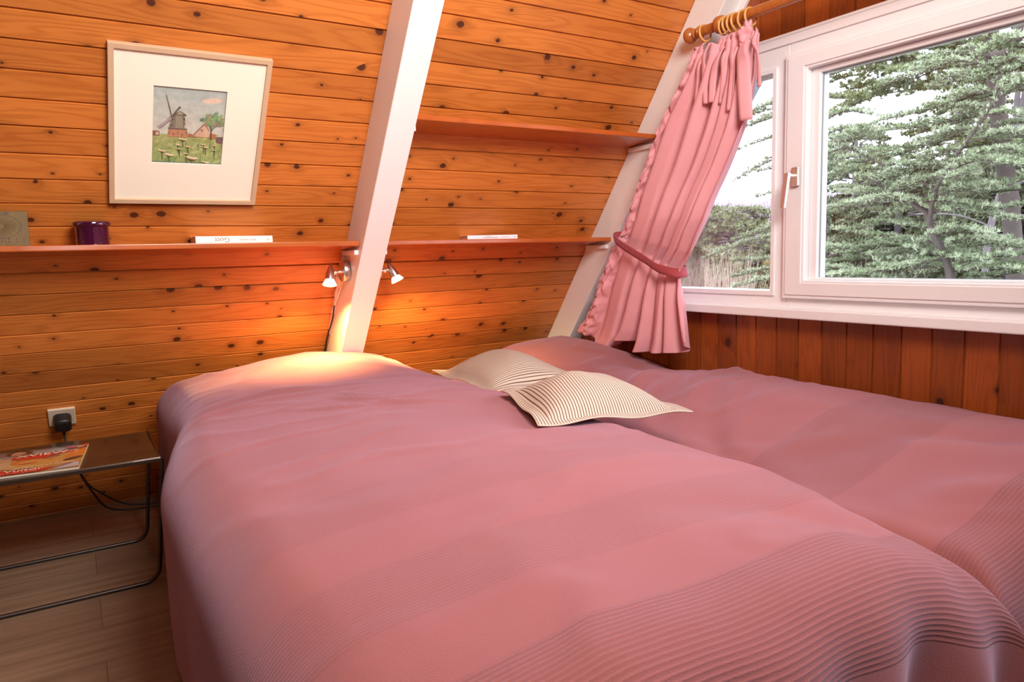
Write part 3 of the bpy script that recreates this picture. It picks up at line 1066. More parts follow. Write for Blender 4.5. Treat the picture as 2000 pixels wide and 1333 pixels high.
cur = empty('curtain', (1.866, 1.85, 1.6), label='rose cotton curtain gathered to the slope and tied back beside the window', cat='curtain')
mb = MB()
mb.grid(curtain_pt, 260, 200, uvfn=lambda s, t: (s * .9, t * 1.15))
o = mb.build('curtain_panel', M_CURT, parent=cur)
md = o.modifiers.new('s', 'SOLIDIFY'); md.thickness = .0018; md.offset = 0
# header knots and hanging tie tails
def strip(pts, wdt, wdir=(0, 1, 0), name='tie_tail', taper=1.0, mat=M_CURT, par=cur):
    P = [Vector(p) for p in pts]
    # resample smoothly
    def at(t):
        k = t * (len(P) - 1); i = min(int(k), len(P) - 2); f = k - i
        p0 = P[max(i - 1, 0)]; p1 = P[i]; p2 = P[i + 1]; p3 = P[min(i + 2, len(P) - 1)]
        return 0.5 * ((2 * p1) + (-p0 + p2) * f + (2 * p0 - 5 * p1 + 4 * p2 - p3) * f * f + (-p0 + 3 * p1 - 3 * p2 + p3) * f ** 3)
    W_ = Vector(wdir).normalized()
    mb = MB()
    def fn(s, t):
        p = at(t); w_ = wdt * (.65 + .35 * sst(0, .3, t)) * lerp(1, taper, t)
        tw = .35 * math.sin(t * 5 + wdt * 300)
        wv = Vector((math.sin(tw), math.cos(tw), 0)) if wdir == (0, 1, 0) else W_
        return p + wv * (s - .5) * w_ + Vector((-.002 * math.sin(s * math.pi), 0, 0))
    mb.grid(fn, 4, 24, uvfn=lambda s, t: (s * wdt, t * .3))
    return mb.build(name, mat, parent=par, solid=.0022)


XT = 1.838; KT = XT / 1.87
tails = [((1.765, 1.625), (1.768, 1.53), (1.762, 1.425), .020), ((1.772, 1.615), (1.800, 1.50), (1.812, 1.410), .016),
         ((1.690, 1.610), (1.728, 1.50), (1.738, 1.425), .024), ((1.672, 1.610), (1.690, 1.50), (1.702, 1.415), .014),
         ((1.650, 1.610), (1.648, 1.50), (1.662, 1.385), .020), ((1.632, 1.60), (1.640, 1.50), (1.650, 1.400), .012),
         ((1.600, 1.615), (1.592, 1.50), (1.583, 1.340), .044), ((1.572, 1.610), (1.548, 1.53), (1.542, 1.435), .015)]
for (p, q_, r_, wd_) in tails:
    p, q_, r_ = [(a * KT, EYE + (b - EYE) * KT) for a, b in (p, q_, r_)]
    xo = XT - (.012 if wd_ > .03 else 0)
    strip([(XR - .010, p[0], p[1]), (xo - .004, (p[0] + q_[0]) / 2, (p[1] + q_[1]) / 2), (xo, q_[0], q_[1]), (xo + .004, r_[0], r_[1])], wd_)
for y in ring_y[:-1]:
    # fabric loop from ring down to the header
    strip([(XR - .002, y, ZR - .040), (XR - .016, y + .003, ZR - .055), (1.852, y + .002, 1.575)], .020, name='hanging_loop')
mb = MB()
def knot(u, v):
    a = u * 2 * math.pi; b = (v - .5) * math.pi
    n_ = 1 + .22 * math.sin(3 * a + 4 * b) + .15 * math.sin(7 * b)
    return (1.848 + .018 * math.cos(b) * math.cos(a) * n_, 1.578 + .022 * math.cos(b) * math.sin(a) * n_ - .010 * math.sin(b), 1.598 + .032 * math.sin(b) * n_)
mb.grid(knot, 24, 16, closeu=True); mb.build('bow_knot', M_CURT, parent=cur)

# tieback band looping round the curtain
mb = MB()
tb = [(1.835, 2.198, .993), (1.822, 2.150, .971), (1.816, 2.080, .942), (1.812, 2.000, .910), (1.806, 1.930, .880), (1.816, 1.885, .867), (1.836, 1.866, .860), (1.868, 1.860, .860), (1.902, 1.876, .868), (1.910, 1.93, .886), (1.912, 2.02, .915), (1.912, 2.10, .950), (1.905, 2.18, .990), (1.870, 2.212, 1.002)]
n = len(tb)
def cl(t):
    k = t * n; i = int(k) % n; f = k - int(k)
    P = [Vector(tb[(i + j - 1) % n]) for j in range(4)]
    return 0.5 * ((2 * P[1]) + (-P[0] + P[2]) * f + (2 * P[0] - 5 * P[1] + 4 * P[2] - P[3]) * f * f + (-P[0] + 3 * P[1] - 3 * P[2] + P[3]) * f ** 3)
def band(u, v):
    p = cl(u)
    return p + Vector((0, .012 * (v - .5), 0.034 * (v - .5))) + Vector((-.003 * math.sin(v * math.pi), 0, 0))
mb.grid(band, 90, 4, closeu=True)
o = mb.build('curtain_tieback', M_TIE, solid=.003, loc=(1.86, 2.02, .93))
tag(o, 'dark rose fabric band tying back the curtain', 'tieback')
mb = MB(); mb.tube([(1.921, 2.214, 1.012), (1.90, 2.214, 1.012), (1.885, 2.214, 1.005), (1.885, 2.214, .995), (1.890, 2.214, .988)], .0025, 8)
mb.lathe([(0, 0), (.009, 0), (.009, .002), (0, .002)], Matrix.Translation((1.921, 2.214, 1.012)) @ Matrix.Rotation(-math.pi / 2, 4, 'Y'), 16)
tag(mb.build('tieback_hook', M_METAL, loc=(1.90, 2.214, 1.0)), 'small metal hook on the rafter holding the curtain tieback', 'hook')

# ------------------------------------------------------------------ picture
MS = Matrix(((1, 0, 0, 0), (0, -CA, -SA, 0), (0, SA, -CA, 0), (0, 0, 0, 1)))   # local x along wall, y up the slope, z into the room


def wall_frame(x, s, dep=0.0):
    return Matrix.Translation(SP(x, s, dep)) @ MS


def flat_art(name, polys, M, mat, parent, step=0.00012):
    """printed image: stacked colour shapes, polys = [(rgb, [(u,v)...])...] in metres in the frame M"""
    mb = MB(); cols = []
    for k, (c, pts) in enumerate(polys):
        mb.add([M @ Vector((p[0], p[1], k * step)) for p in pts], [tuple(range(len(pts)))], 0)
        cols.append(c)
    o = mb.build(name, mat, parent=parent)
    at = o.data.attributes.new('ink', 'FLOAT_COLOR', 'FACE')
    at.data.foreach_set('color', [x for c in cols for x in (*c, 1.0)])
    return o


def ell(cx, cy, rx, ry, n=14, rot=0, jit=0, seed=0):
    r_ = random.Random(seed); o = []
    for k in range(n):
        a = 2 * math.pi * k / n
        j = 1 + (r_.random() - .5) * jit
        x, y = rx * j * math.cos(a), ry * j * math.sin(a)
        o.append((cx + x * math.cos(rot) - y * math.sin(rot), cy + x * math.sin(rot) + y * math.cos(rot)))
    return o


def bar(x0, y0_, x1, y1_, w0, w1=None):
    w1 = w0 if w1 is None else w1
    d = Vector((x1 - x0, y1_ - y0_)); n_ = Vector((-d.y, d.x)).normalized()
    return [(x0 - n_.x * w0, y0_ - n_.y * w0), (x1 - n_.x * w1, y1_ - n_.y * w1), (x1 + n_.x * w1, y1_ + n_.y * w1), (x0 + n_.x * w0, y0_ + n_.y * w0)]


px0, px1, ps0, ps1 = .124, .522, -1.275, -.812
pcx, pcs = (px0 + px1) / 2 + .003, (ps0 + ps1) / 2
pic = empty('picture', SP(pcx, pcs, 0.0), label='framed windmill watercolour hanging on the sloping pine wall', cat='picture')
Mp = wall_frame(pcx, pcs, 0.0) @ Matrix(((1, .030, 0, 0), (0, 1, 0, 0), (0, 0, 1, 0), (0, 0, 0, 1)))
hw, hh = (px1 - px0) / 2, (ps1 - ps0) / 2
mb = MB()
def rect(w_, h_, z): return [Mp @ Vector(p) for p in ((-w_, -h_, z), (w_, -h_, z), (w_, h_, z), (-w_, h_, z))]
o1, i1, o2_, i2_ = rect(hw, hh, .018), rect(hw - .014, hh - .014, .018), rect(hw, hh, .002), rect(hw - .014, hh - .014, .006)
vs = o1 + i1 + o2_ + i2_
fs = []
for k in range(4):
    k2 = (k + 1) % 4
    fs += [(k, k2, 4 + k2, 4 + k), (4 + k, 4 + k2, 12 + k2, 12 + k), (8 + k, 8 + k2, k2, k), (12 + k, 12 + k2, 8 + k2, 8 + k)]
mb.add(vs, fs); mb.build('frame', M_FRAME, parent=pic, bevel=.0012)
mb = MB()
mw, mh = hw - .0135, hh - .0135
cx_, cs_ = (.232 + .416) / 2 - pcx, (-1.143 - .9155) / 2 - pcs
aw, ah = .092, .1135
o1 = rect(mw, mh, .0115)
i1 = [Mp @ Vector((cx_ + sx * aw, cs_ + sy * ah, .0115)) for sx, sy in ((-1, -1), (1, -1), (1, 1), (-1, 1))]
i2_ = [Mp @ Vector((cx_ + sx * (aw - .001), cs_ + sy * (ah - .001), .0100)) for sx, sy in ((-1, -1), (1, -1), (1, 1), (-1, 1))]
vs = o1 + i1 + i2_; fs = []
for k in range(4):
    k2 = (k + 1) % 4
    fs += [(k, k2, 4 + k2, 4 + k), (4 + k, 4 + k2, 8 + k2, 8 + k)]
mb.add(vs, fs); mb.build('mount', M_MAT, parent=pic)
# the painting, coordinates 0..1 across and up
rp = random.Random(4)
P = []
def U(u, v): return (cx_ + (u - .5) * 2 * aw, cs_ + (v - .5) * 2 * ah)
def pp(c, pts): P.append((c, [U(*p) for p in pts]))
def band_(v0, v1, c): pp(c, [(0, v0), (1, v0), (1, v1), (0, v1)])
band_(.30, 1, (.50, .50, .42))
for k in range(8): band_(.37 + k * .079, .37 + (k + 1) * .079, (.56 - .022 * k, .545 - .012 * k, .455 - .004 * k))
pp((.70, .52, .40), ell(.81, .86, .14, .035, 18, .08, .25, 3)); pp((.70, .52, .40), ell(.73, .845, .06, .022, 12, 0, .2, 6))
band_(0, .385, (.33, .37, .14))
for k in range(60):
    v = rp.random() * .38; g_ = rp.random()
    pp((.20 + .24 * g_ + .3 * (v - .1), .30 + .20 * g_, .08 + .12 * g_), ell(rp.random() * .9 + .05, v * .95 + .01, .03 + .05 * rp.random(), .012 + .02 * rp.random(), 9, rp.random() * .8, .5, k))
for k in range(26):
    x = rp.random() * .94 + .03; y = rp.random() * .26
    pp((.12, .20, .10), bar(x, y, x + (rp.random() - .5) * .03, y + .06 + .05 * rp.random(), .004, .001))
# left shed, mill, house, tree
pp((.25, .10, .07), [(0, .36), (.10, .36), (.10, .425), (0, .425)]); pp((.58, .44, .33), [(.05, .37), (.09, .37), (.09, .41), (.05, .41)])
pp((.46, .22, .12), [(.205, .355), (.485, .355), (.475, .46), (.225, .46)])
for k in range(9): pp((.50, .24, .10) if k % 2 else (.33, .14, .09), ell(.23 + .03 * k, .37 + .06 * rp.random(), .018, .022, 8, 0, .4, k))
pp((.15, .10, .08), [(.215, .455), (.48, .455), (.475, .475), (.22, .475)])
pp((.20, .17, .12), [(.222, .47), (.470, .47), (.43, .645), (.27, .645)])
pp((.27, .24, .17), [(.31, .475), (.42, .475), (.40, .64), (.32, .64)])
pp((.52, .42, .34), [(.44, .475), (.47, .475), (.455, .56), (.435, .56)])
for (x, y) in ((.265, .51), (.275, .585), (.285, .63), (.43, .60), (.435, .535)): pp((.09, .05, .06), ell(x, y, .011, .013, 8))
pp((.12, .09, .08), [(.265, .64), (.465, .64), (.45, .66), (.37, .70), (.28, .66)]); pp((.36, .32, .17), [(.315, .655), (.42, .655), (.37, .695)])
pp((.14, .09, .05), bar(.265, .60, .175, .89, .007, .006)); pp((.36, .27, .15), bar(.205, .79, .172, .90, .003, .003))
pp((.14, .10, .06), bar(.265, .635, .37, .755, .008, .014)); pp((.14, .09, .06), bar(.265, .635, .075, .475, .006, .006))
pp((.42, .34, .33), bar(.235, .595, .085, .470, .018, .020)); 
for k in range(7):
    x = .10 + k * .021; y = .485 + k * .0178
    pp((.17, .11, .09), bar(x, y + .01, x + .018, y - .035, .002, .002))
pp((.17, .11, .09), bar(.085, .445, .255, .585, .002, .002))
pp((.38, .16, .09), [(.48, .365), (.70, .37), (.70, .395), (.55, .40), (.52, .415), (.48, .40)])
pp((.60, .40, .27), [(.585, .38), (.79, .37), (.80, .44), (.715, .545), (.60, .42)])
pp((.30, .10, .05), bar(.575, .405, .722, .555, .006, .008)); pp((.30, .10, .05), bar(.722, .555, .79, .46, .006, .006))
for k in range(5): pp((.24, .12, .08), bar(.60 + .028 * k, .385, .60 + .028 * k, .415, .002))
pp((.26, .16, .13), [(.67, .45), (.70, .45), (.70, .478), (.67, .478)])
pp((.42, .17, .08), [(.79, .36), (.90, .36), (.89, .42), (.80, .43)]); pp((.17, .10, .09), [(.90, .30), (1, .30), (1, .385), (.90, .385)])
pp((.09, .07, .06), bar(.825, .34, .815, .47, .010, .007))
for k in range(60):
    a = rp.random() * 2.6 - 1.3; r_ = .03 + .17 * rp.random() ** .7
    x, y = .845 + r_ * .95 * math.sin(a), .515 + r_ * .95 * math.cos(a)
    x = min(x, .965)
    pp((.13 + .20 * rp.random(), .22 + .18 * rp.random(), .11 + .07 * rp.random()), ell(x, y, .034, .020, 8, rp.random() * 3, .5, k))
for k in range(9): pp((.12, .13, .09), bar(.818, .46, .76 + .024 * k, .57 + .02 * (k % 3), .003, .001))
for (x, y, s_) in ((.42, .335, .055), (.36, .255, .035), (.50, .235, .035), (.14, .165, .05), (.24, .115, .062), (.56, .085, .085), (.75, .24, .04), (.72, .275, .03), (.88, .205, .03), (.88, .27, .028), (.77, .03, .055), (.38, .20, .03), (.48, .14, .03)):
    pp((.08, .08, .04), bar(x, y, x + .012, max(y - .12, .01), .006, .003))
    pp((.16, .10, .04), ell(x + .008, y - s_ * .30, s_ * .55, s_ * .24, 10, 0, .3, int(x * 99)))
    for j in range(5): pp((.74, .58 + .06 * rp.random(), .28 + .15 * rp.random()), ell(x + (j - 2) * s_ * .40, y + s_ * .10 * math.cos(j), s_ * .34, s_ * .20, 9, 0, .5, j + int(x * 50)))
pp((.10, .11, .13), [(0, 0), (1, 0), (1, .012), (0, .018)])
flat_art('painting', [(c, p) for c, p in P], Mp @ Matrix.Translation((0, 0, .0070)), M_ART, pic, step=.000010)

# ------------------------------------------------------------------ things on the shelves
def jar():
    x, y = .072, 2.372
    z = shelf_top(y) + .0008
    j = empty('pot', (x, y, z), label='glazed dark purple pot with thick rim on the left shelf', cat='pot')
    mb = MB()
    prof = [(r * 1.09, h) for r, h in [(0, 0), (.0375, 0), (.0385, .003), (.0385, .052), (.0395, .054), (.0430, .055), (.0440, .058), (.0440, .065), (.0425, .068), (.0385, .069), (.0355, .067), (.0350, .060), (.0345, .012), (0, .010)]]
    mb.lathe(prof, Matrix.Translation((x, y, z)), 48)
    mb.build('pot_body', M_PURPLE, parent=j)


jar()


def tile():
    t = empty('ceramic_tile', (-.15, 2.375, shelf_top(2.375)), label='olive stoneware relief tile with a ring of holes leaning at the far left', cat='ornament')
    # leans back against the boards
    y_ = 2.352; z_ = shelf_top(y_) + .0006
    lean = math.radians(-12)
    M_ = Matrix.Translation((-.150, y_, z_)) @ Matrix.Rotation(math.pi / 2 + lean, 4, 'X')
    hw_, hh_ = .073, .0985
    mb = MB()
    vs = [M_ @ Vector(p) for p in ((-hw_, 0, -.010), (hw_, 0, -.010), (hw_, hh_, -.010), (-hw_, hh_, -.010), (-hw_, 0, 0), (hw_, 0, 0), (hw_, hh_, 0), (-hw_, hh_, 0))]
    mb.hexa(vs); mb.build('slab', M_TILE, parent=t, bevel=.002)
    mb = MB(); c_ = (.012 - .005, .056)
    for k in range(38):
        a = 2 * math.pi * k / 38
        cx, cy = c_[0] + .049 * math.cos(a), c_[1] + .033 * math.sin(a)
        mb.add([M_ @ Vector((px, py, .0004)) for px, py in ell(cx, cy, .0021, .0015, 8)], [tuple(range(8))])
    for k in range(8):
        for r_ in range(2):
            mb.add([M_ @ Vector((px, py, .0004)) for px, py in ell(-.055 + k * .0165, .014 + r_ * .008, .0021, .0015, 8)], [tuple(range(8))])
    mb.add([M_ @ Vector((px, py, .0006)) for px, py in ell(c_[0] + .018, c_[1] + .036, .0038, .0032, 12)], [tuple(range(12))])
    mb.build('hole_pattern', M_HOLE, parent=t)
    mb = MB()
    for k in range(44):
        a = 2 * math.pi * k / 44
        p0 = Vector((c_[0] + .012 * math.cos(a), c_[1] + .008 * math.sin(a), .0002)); p1 = Vector((c_[0] + .040 * math.cos(a), c_[1] + .027 * math.sin(a), .0002))
        mb.tube([M_ @ p0, M_ @ p1], .0005, 5)
    mb.build('ray_relief', M_TILE, parent=t)


tile()


def book(label, x0, x1, yf, th, depth, rot, lines, cover, group):
    """lying flat, spine to the room, lettering upside down"""
    z = shelf_top(yf + .02) + .0015
    cx = (x0 + x1) / 2
    b = empty('book', (cx, yf, z), label=label, cat='book', group=group)
    Mb = Matrix.Translation((cx, yf, z)) @ Matrix.Rotation(rot, 4, 'Z')
    h = (x1 - x0) / 2
    def bx(mb, a, c):
        x0_, y0_, z0_ = a; x1_, y1_, z1_ = c
        mb.hexa([Mb @ Vector(p) for p in ((x0_, y0_, z0_), (x1_, y0_, z0_), (x1_, y1_, z0_), (x0_, y1_, z0_), (x0_, y0_, z1_), (x1_, y0_, z1_), (x1_, y1_, z1_), (x0_, y1_, z1_))])
    mb = MB(); bx(mb, (-h, 0, 0), (h, .003, th)); bx(mb, (-h, .003, 0), (h, depth, .0018)); bx(mb, (-h, .003, th - .0018), (h, depth, th))
    mb.build('cover', cover, parent=b, bevel=.0008)
    mb = MB(); bx(mb, (-h + .002, .003, .0018), (h - .002, depth - .002, th - .0018)); mb.build('page_block', M_PAPER, parent=b)
    for (txt, size, u, v, mat_, sx) in lines:
        T = Mb @ Matrix.Translation((u * h, -.0002, th * v)) @ Matrix.Rotation(math.pi / 2, 4, 'X') @ Matrix.Rotation(math.pi, 4, 'Z')
        text_mesh(txt, 'spine_lettering', size, T, mat_, b, extrude=.00015, sx=sx)
    return b


book('thicker white book lying spine outward on the left shelf', .336, .561, 2.335, .0215, .115, 0.0,
     [('Gott', .0190, -.33, .48, M_INK, 1.2), ('REZA ASLAN', .0075, .33, .48, M_INK, 1.15), ('20', .0085, .88, .48, M_INK, 1.0)], M_COVER, 'books lying on the shelves')
book('thin white paperback lying spine outward on the lower right shelf', 1.270, 1.470, 2.345, .0165, .095, math.radians(-10),
     [('Schöne Aussichten', .0080, -.10, .42, M_INKR, 1.0), ('UND ANDERE', .0038, -.15, .78, M_INK, 1.1), ('Christiane Gohl', .0048, .50, .5, M_INK, 1.0), ('btb', .0058, .88, .5, M_INK, 1.0)], M_COVER2, 'books lying on the shelves')

# ------------------------------------------------------------------ reading lamps either side of the rafter
def wall_lamp(label, xb, sgn, head_top, head_bot, base_yz):
    by, bz = base_yz
    l = empty('reading_lamp', (xb, by, bz), label=label, cat='wall lamp', group='reading spotlights on the middle rafter')
    Mb = Matrix.Translation((xb, by, bz)) @ Matrix.Rotation(math.pi / 2 * sgn, 4, 'Y')
    mb = MB(); mb.lathe([(0, .0005), (.036, .0005), (.0375, .003), (.0375, .022), (.036, .0245), (0, .0255)], Mb, 40)
    mb.build('base', M_METAL, parent=l)
    t, b = Vector(head_top), Vector(head_bot)
    ax = (b - t).normalized(); L_ = (b - t).length
    mid = t + ax * L_ * .33
    mb = MB()
    st = Vector((xb + sgn * .024, by, bz - .002))
    jn = Vector((mid.x - sgn * .022, by, bz - .004))
    mb.tube([st, jn], .0042, 12); mb.tube([jn, mid], .0030, 10)
    mb.lathe([(0, -.007), (.0065, -.006), (.0075, 0), (.0065, .006), (0, .007)], Matrix.Translation(jn) @ Matrix.Rotation(math.pi / 2, 4, 'Y'), 16)
    mb.build('arm', M_CHROME, parent=l)
    Mh = Matrix.Translation(t) @ ax.to_track_quat('Z', 'Y').to_matrix().to_4x4()
    mb = MB()
    prof = [(0, 0), (.0035, .001), (.0062, .007), (.0100, .018), (.0135, .030), (.0158, .042), (.0165, .052), (.0165, .055), (.0150, .055)]
    k = L_ / .072
    mb.lathe([(r, h * k) for r, h in prof], Mh, 32); shd = mb.build('lamp_shade', M_METAL, parent=l)
    mb = MB()
    mb.lathe([(.0150, .054 * k), (.0170, .058 * k), (.0225, .068 * k), (.0240, .0715 * k), (.0225, .072 * k), (0, .073 * k)], Mh, 32)
    mb.build('bulb', M_BULB, parent=shd)
    # spot inside
    sp = bpy.data.lights.new('spot', 'SPOT'); sp.energy = 52; sp.color = (1.0, .65, .22); sp.spot_size = math.radians(125); sp.spot_blend = 1.0; sp.shadow_soft_size = .02
    so = bpy.data.objects.new('lamp_light', sp); COL.objects.link(so); so.parent = l
    so.location = t + ax * (L_ * 1.12) - l.location
    so.rotation_euler = (ax + Vector((0, .45, 0))).to_track_quat('-Z', 'Y').to_euler()
    return l


wall_lamp('brushed steel reading spot on the left side of the middle rafter', .843, -1, (.780, 2.455, .926), (.765, 2.432, .855), (2.462, .900))
wall_lamp('brushed steel reading spot on the right side of the middle rafter', .932, 1, (.994, 2.462, .926), (1.020, 2.440, .858), (2.462, .900))
mb = MB()
def sm(pts, n_=8):
    P_ = [Vector(p) for p in pts]; o = []
    for i in range(len(P_) - 1):
        p0 = P_[max(i - 1, 0)]; p1 = P_[i]; p2 = P_[i + 1]; p3 = P_[min(i + 2, len(P_) - 1)]
        for k in range(n_):
            f = k / n_
            o.append(0.5 * ((2 * p1) + (-p0 + p2) * f + (2 * p0 - 5 * p1 + 4 * p2 - p3) * f * f + (-p0 + 3 * p1 - 3 * p2 + p3) * f ** 3))
    o.append(P_[-1]); return o


lc = empty('lamp_cord', (.836, 2.52, .86), label='lamp cord running down beside the rafter below the left reading spot', cat='cord')
mb = MB(); mb.tube(sm([(.836, 2.500, .868), (.834, 2.545, .820), (.832, 2.602, .775)]), .0028, 8); mb.build('upper_cord', M_CORDW, parent=lc)
mb = MB(); mb.tube(sm([(.832, 2.602, .775), (.834, 2.640, .720), (.828, 2.690, .655), (.829, 2.735, .60), (.835, 2.80, .50)]), .0032, 8); mb.build('lower_cord', M_CORD, parent=lc)
mb = MB(); mb.tube(sm([(.945, 2.60, .76), (.975, 2.655, .69), (.985, 2.705, .635), (.965, 2.755, .575), (.955, 2.80, .50)]), .0026, 8)
tag(mb.build('lamp_cord', M_CORD, loc=(.97, 2.7, .64)), 'thin dark cord hanging on the boards right of the middle rafter', 'cord')

# ------------------------------------------------------------------ socket, plug
so = empty('wall_socket', SP(-.055, s_at_z(.435), 0), label='square cream wall socket low on the pine boards', cat='socket')
Ms = wall_frame(-.056, s_at_z(.434), 0.0)
mb = MB(); mb.hexa([Ms @ Vector(p) for p in ((-.040, -.040, .0005), (.040, -.040, .0005), (.040, .040, .0005), (-.040, .040, .0005), (-.040, -.040, .010), (.040, -.040, .010), (.040, .040, .010), (-.040, .040, .010))])
mb.build('cover_plate', M_SOCKET, parent=so, bevel=.002)
mb = MB(); mb.lathe([(.021, .0102), (.0225, .0112), (.024, .0102)], Ms, 32); mb.build('socket_rim', M_SOCKET, parent=so)
pl = empty('power_plug', tuple(Ms @ Vector((0, -.005, .011))), label='black power plug pushed into the cream wall socket', cat='plug')
mb = MB()
def plugf(u, v):
    a = u * 2 * math.pi
    w_ = .0275 - .002 * v; h_ = .0305 - .002 * v
    e = 3.2
    ca, sa = math.cos(a), math.sin(a)
    k = (abs(ca) ** e + abs(sa) ** e) ** (-1 / e)
    cap = 1 - sst(.86, 1, v) * .35
    return Ms @ Vector((w_ * k * ca * cap, -.008 + h_ * k * sa * cap, .0112 + .040 * v))
mb.grid(plugf, 40, 14, closeu=True)
mb.add([plugf(k / 40, 1) for k in range(40)], [tuple(range(40))])
mb.build('plug_body', M_BLACK, parent=pl)
mb = MB(); mb.tube([Ms @ Vector((0, -.026, .030)), Ms @ Vector((0, -.050, .030)), Ms @ Vector((0, -.070, .028))], [.0085, .0065, .0042], 12)
mb.build('cable_gland', M_BLACK, parent=pl)
p0 = Ms @ Vector((0, -.068, .028))
mb = MB(); mb.tube(sm([p0, (-.052, 2.905, .330), (-.035, 2.88, .260), (-.010, 2.860, .200), (.012, 2.850, .155), (.045, 2.850, .098), (.10, 2.850, .073), (.190, 2.850, .066), (.30, 2.850, .06)]), .0035, 8)
mb.build('cord', M_CORD, parent=pl)
mb = MB(); mb.tube(sm([(-.055, 2.94, .301), (-.030, 2.90, .250), (0, 2.865, .185), (.035, 2.850, .150), (.09, 2.850, .105), (.15, 2.850, .083), (.30, 2.850, .072)]), .0032, 8)
mb.build('cord', M_CORD, parent=pl)

# ------------------------------------------------------------------ nightstand of bent metal
ns = empty('nightstand', (-.15, 2.49, 0), label='low brown metal nightstand with steel wire legs left of the bed', cat='nightstand')
tx0, tx1, ty0, ty1, tz = -.50, .188, 2.297, 2.690, .380
mb = MB()
mb.box((tx0, ty0, tz - .0025), (tx1, ty1, tz)); mb.box((tx0, ty0, tz - .014), (tx1, ty0 + .0025, tz - .0025))
mb.box((tx0, ty1 - .0025, tz - .014), (tx1, ty1, tz - .0025))
# upturned ends
mb.hexa([(tx1 - .003, ty0, tz), (tx1, ty0, tz), (tx1, ty1, tz), (tx1 - .003, ty1, tz), (tx1 - .003, ty0, tz + .002), (tx1, ty0, tz + .002), (tx1, ty1, tz + .016), (tx1 - .003, ty1, tz + .016)])
mb.hexa([(tx0, ty0, tz), (tx0 + .003, ty0, tz), (tx0 + .003, ty1, tz), (tx0, ty1, tz), (tx0, ty0, tz + .002), (tx0 + .003, ty0, tz + .002), (tx0 + .003, ty1, tz + .016), (tx0, ty1, tz + .016)])
mb.build('table_top', M_DARKMETAL, parent=ns, bevel=.001)
for y in (ty0 + .004, ty1 - .004):
    pts = []
    xl, xr = tx0 - .004, tx1 + .004 - .001
    r_ = .045
    pts += [(xl + .0, y, tz - .005)]
    for k in range(7):
        a = math.pi + math.pi / 2 * k / 6
        pts.append((xl + .03 + r_ + r_ * math.cos(a) - .0, y, .0065 + r_ + r_ * math.sin(a)))
    for k in range(7):
        a = -math.pi / 2 + math.pi / 2 * k / 6
        pts.append((xr - .03 - r_ + r_ * math.cos(a), y, .0065 + r_ + r_ * math.sin(a)))
    pts.append((xr, y, tz - .005))
    mb = MB(); mb.tube(pts, .0060, 12)
    mb.build('wire_leg', M_WIRE, parent=ns)

# magazine
mg = empty('magazine', (-.10, 2.44, tz), label='colourful magazine with red banners lying on the nightstand', cat='magazine')
a_ = math.radians(2)
# cover corners: right edge runs from front right to back right
fr, br_, bl, fl_ = Vector((-.018, 2.302, tz)), Vector((.012, 2.600, tz)), Vector((-.245, 2.625, tz)), Vector((-.255, 2.330, tz))
mb = MB()
up_ = Vector((0, 0, .0005)); th_ = Vector((0, 0, .005))
mb.hexa([fl_ + up_, fr + up_, br_ + up_, bl + up_, fl_ + th_, fr + th_, br_ + th_, bl + th_]); mb.build('pages', M_PAPER, parent=mg)
exu = (fr - fl_); exv = (bl - fl_)
def MG(u, v): return fl_ + exu * u + exv * v + (br_ - fr - exv) * u * v
wM, hM = .24, .295
G_ = []
def gg(c, pts): G_.append((c, pts))
gg((.42, .25, .12), [(0, 0), (1, 0), (1, 1), (0, 1)])
gg((.14, .13, .13), [(0, .78), (1, .78), (1, 1), (0, 1)])
gg((.32, .33, .38), [(.45, .80), (.80, .82), (.80, .93), (.45, .93)])
gg((.02, .01, .02), ell(.30, .90, .13, .12, 18)); gg((.50, .25, .16), ell(.30, .88, .075, .085, 18)); gg((.60, .33, .22), ell(.29, .90, .045, .045, 14)); gg((.18, .05, .05), ell(.29, .855, .03, .010, 10))
gg((.26, .28, .36), [(.08, .70), (.26, .74), (.26, .80), (.10, .78)])
gg((.55, .36, .20), ell(.10, .52, .22, .20, 18)); gg((.62, .44, .26), ell(.18, .40, .18, .14, 18))
gg((.55, .30, .08), [(.45, .10), (1, .25), (1, .80), (.80, .78), (.70, .55)]); gg((.65, .20, .03), [(.78, .45), (1, .50), (1, .82), (.90, .80)])
gg((.60, .20, .04), ell(.48, .47, .22, .14, 20)); gg((.66, .30, .10), ell(.50, .45, .15, .085, 18)); gg((.30, .08, .04), ell(.45, .40, .10, .018, 12)); gg((.20, .06, .04), ell(.66, .58, .10, .035, 12, .3))
gg((.45, .18, .10), ell(.66, .54, .07, .03, 12, .2))
gg((.65, .40, .14), ell(.42, .28, .22, .07, 16)); gg((.60, .34, .10), ell(.66, .34, .14, .10, 16))
gg((.05, .02, .02), ell(.90, .40, .11, .05, 12, .5)); gg((.50, .48, .55), [(.72, .02), (.99, .06), (.98, .22), (.90, .24)]); gg((.20, .12, .20), [(.72, .06), (.93, .20), (.88, .24)])
gg((.62, .02, .02), [(.26, .60), (.88, .69), (.88, .78), (.72, .765), (.26, .72)]); gg((.62, .02, .02), [(.26, .60), (.60, .56), (.70, .66), (.40, .72)])
gg((.50, .05, .10), [(.76, .85), (.90, .86), (.90, .95), (.77, .93)]); gg((.60, .01, .02), [(.93, .86), (1, .86), (1, 1), (.96, 1)])
gg((.03, .01, .02), ell(.92, .93, .045, .06, 12)); gg((.55, .30, .20), ell(.93, .89, .05, .05, 12)); gg((.30, .05, .05), ell(.93, .82, .035, .03, 10))
gg((.62, .02, .02), [(0, .02), (.60, .02), (.75, .13), (.45, .17), (.25, .16), (.22, .20), (0, .20)])
gg((.50, .01, .02), [(0, .02), (.60, .02), (.66, .06), (0, .075)])
mb = MB(); cols = []
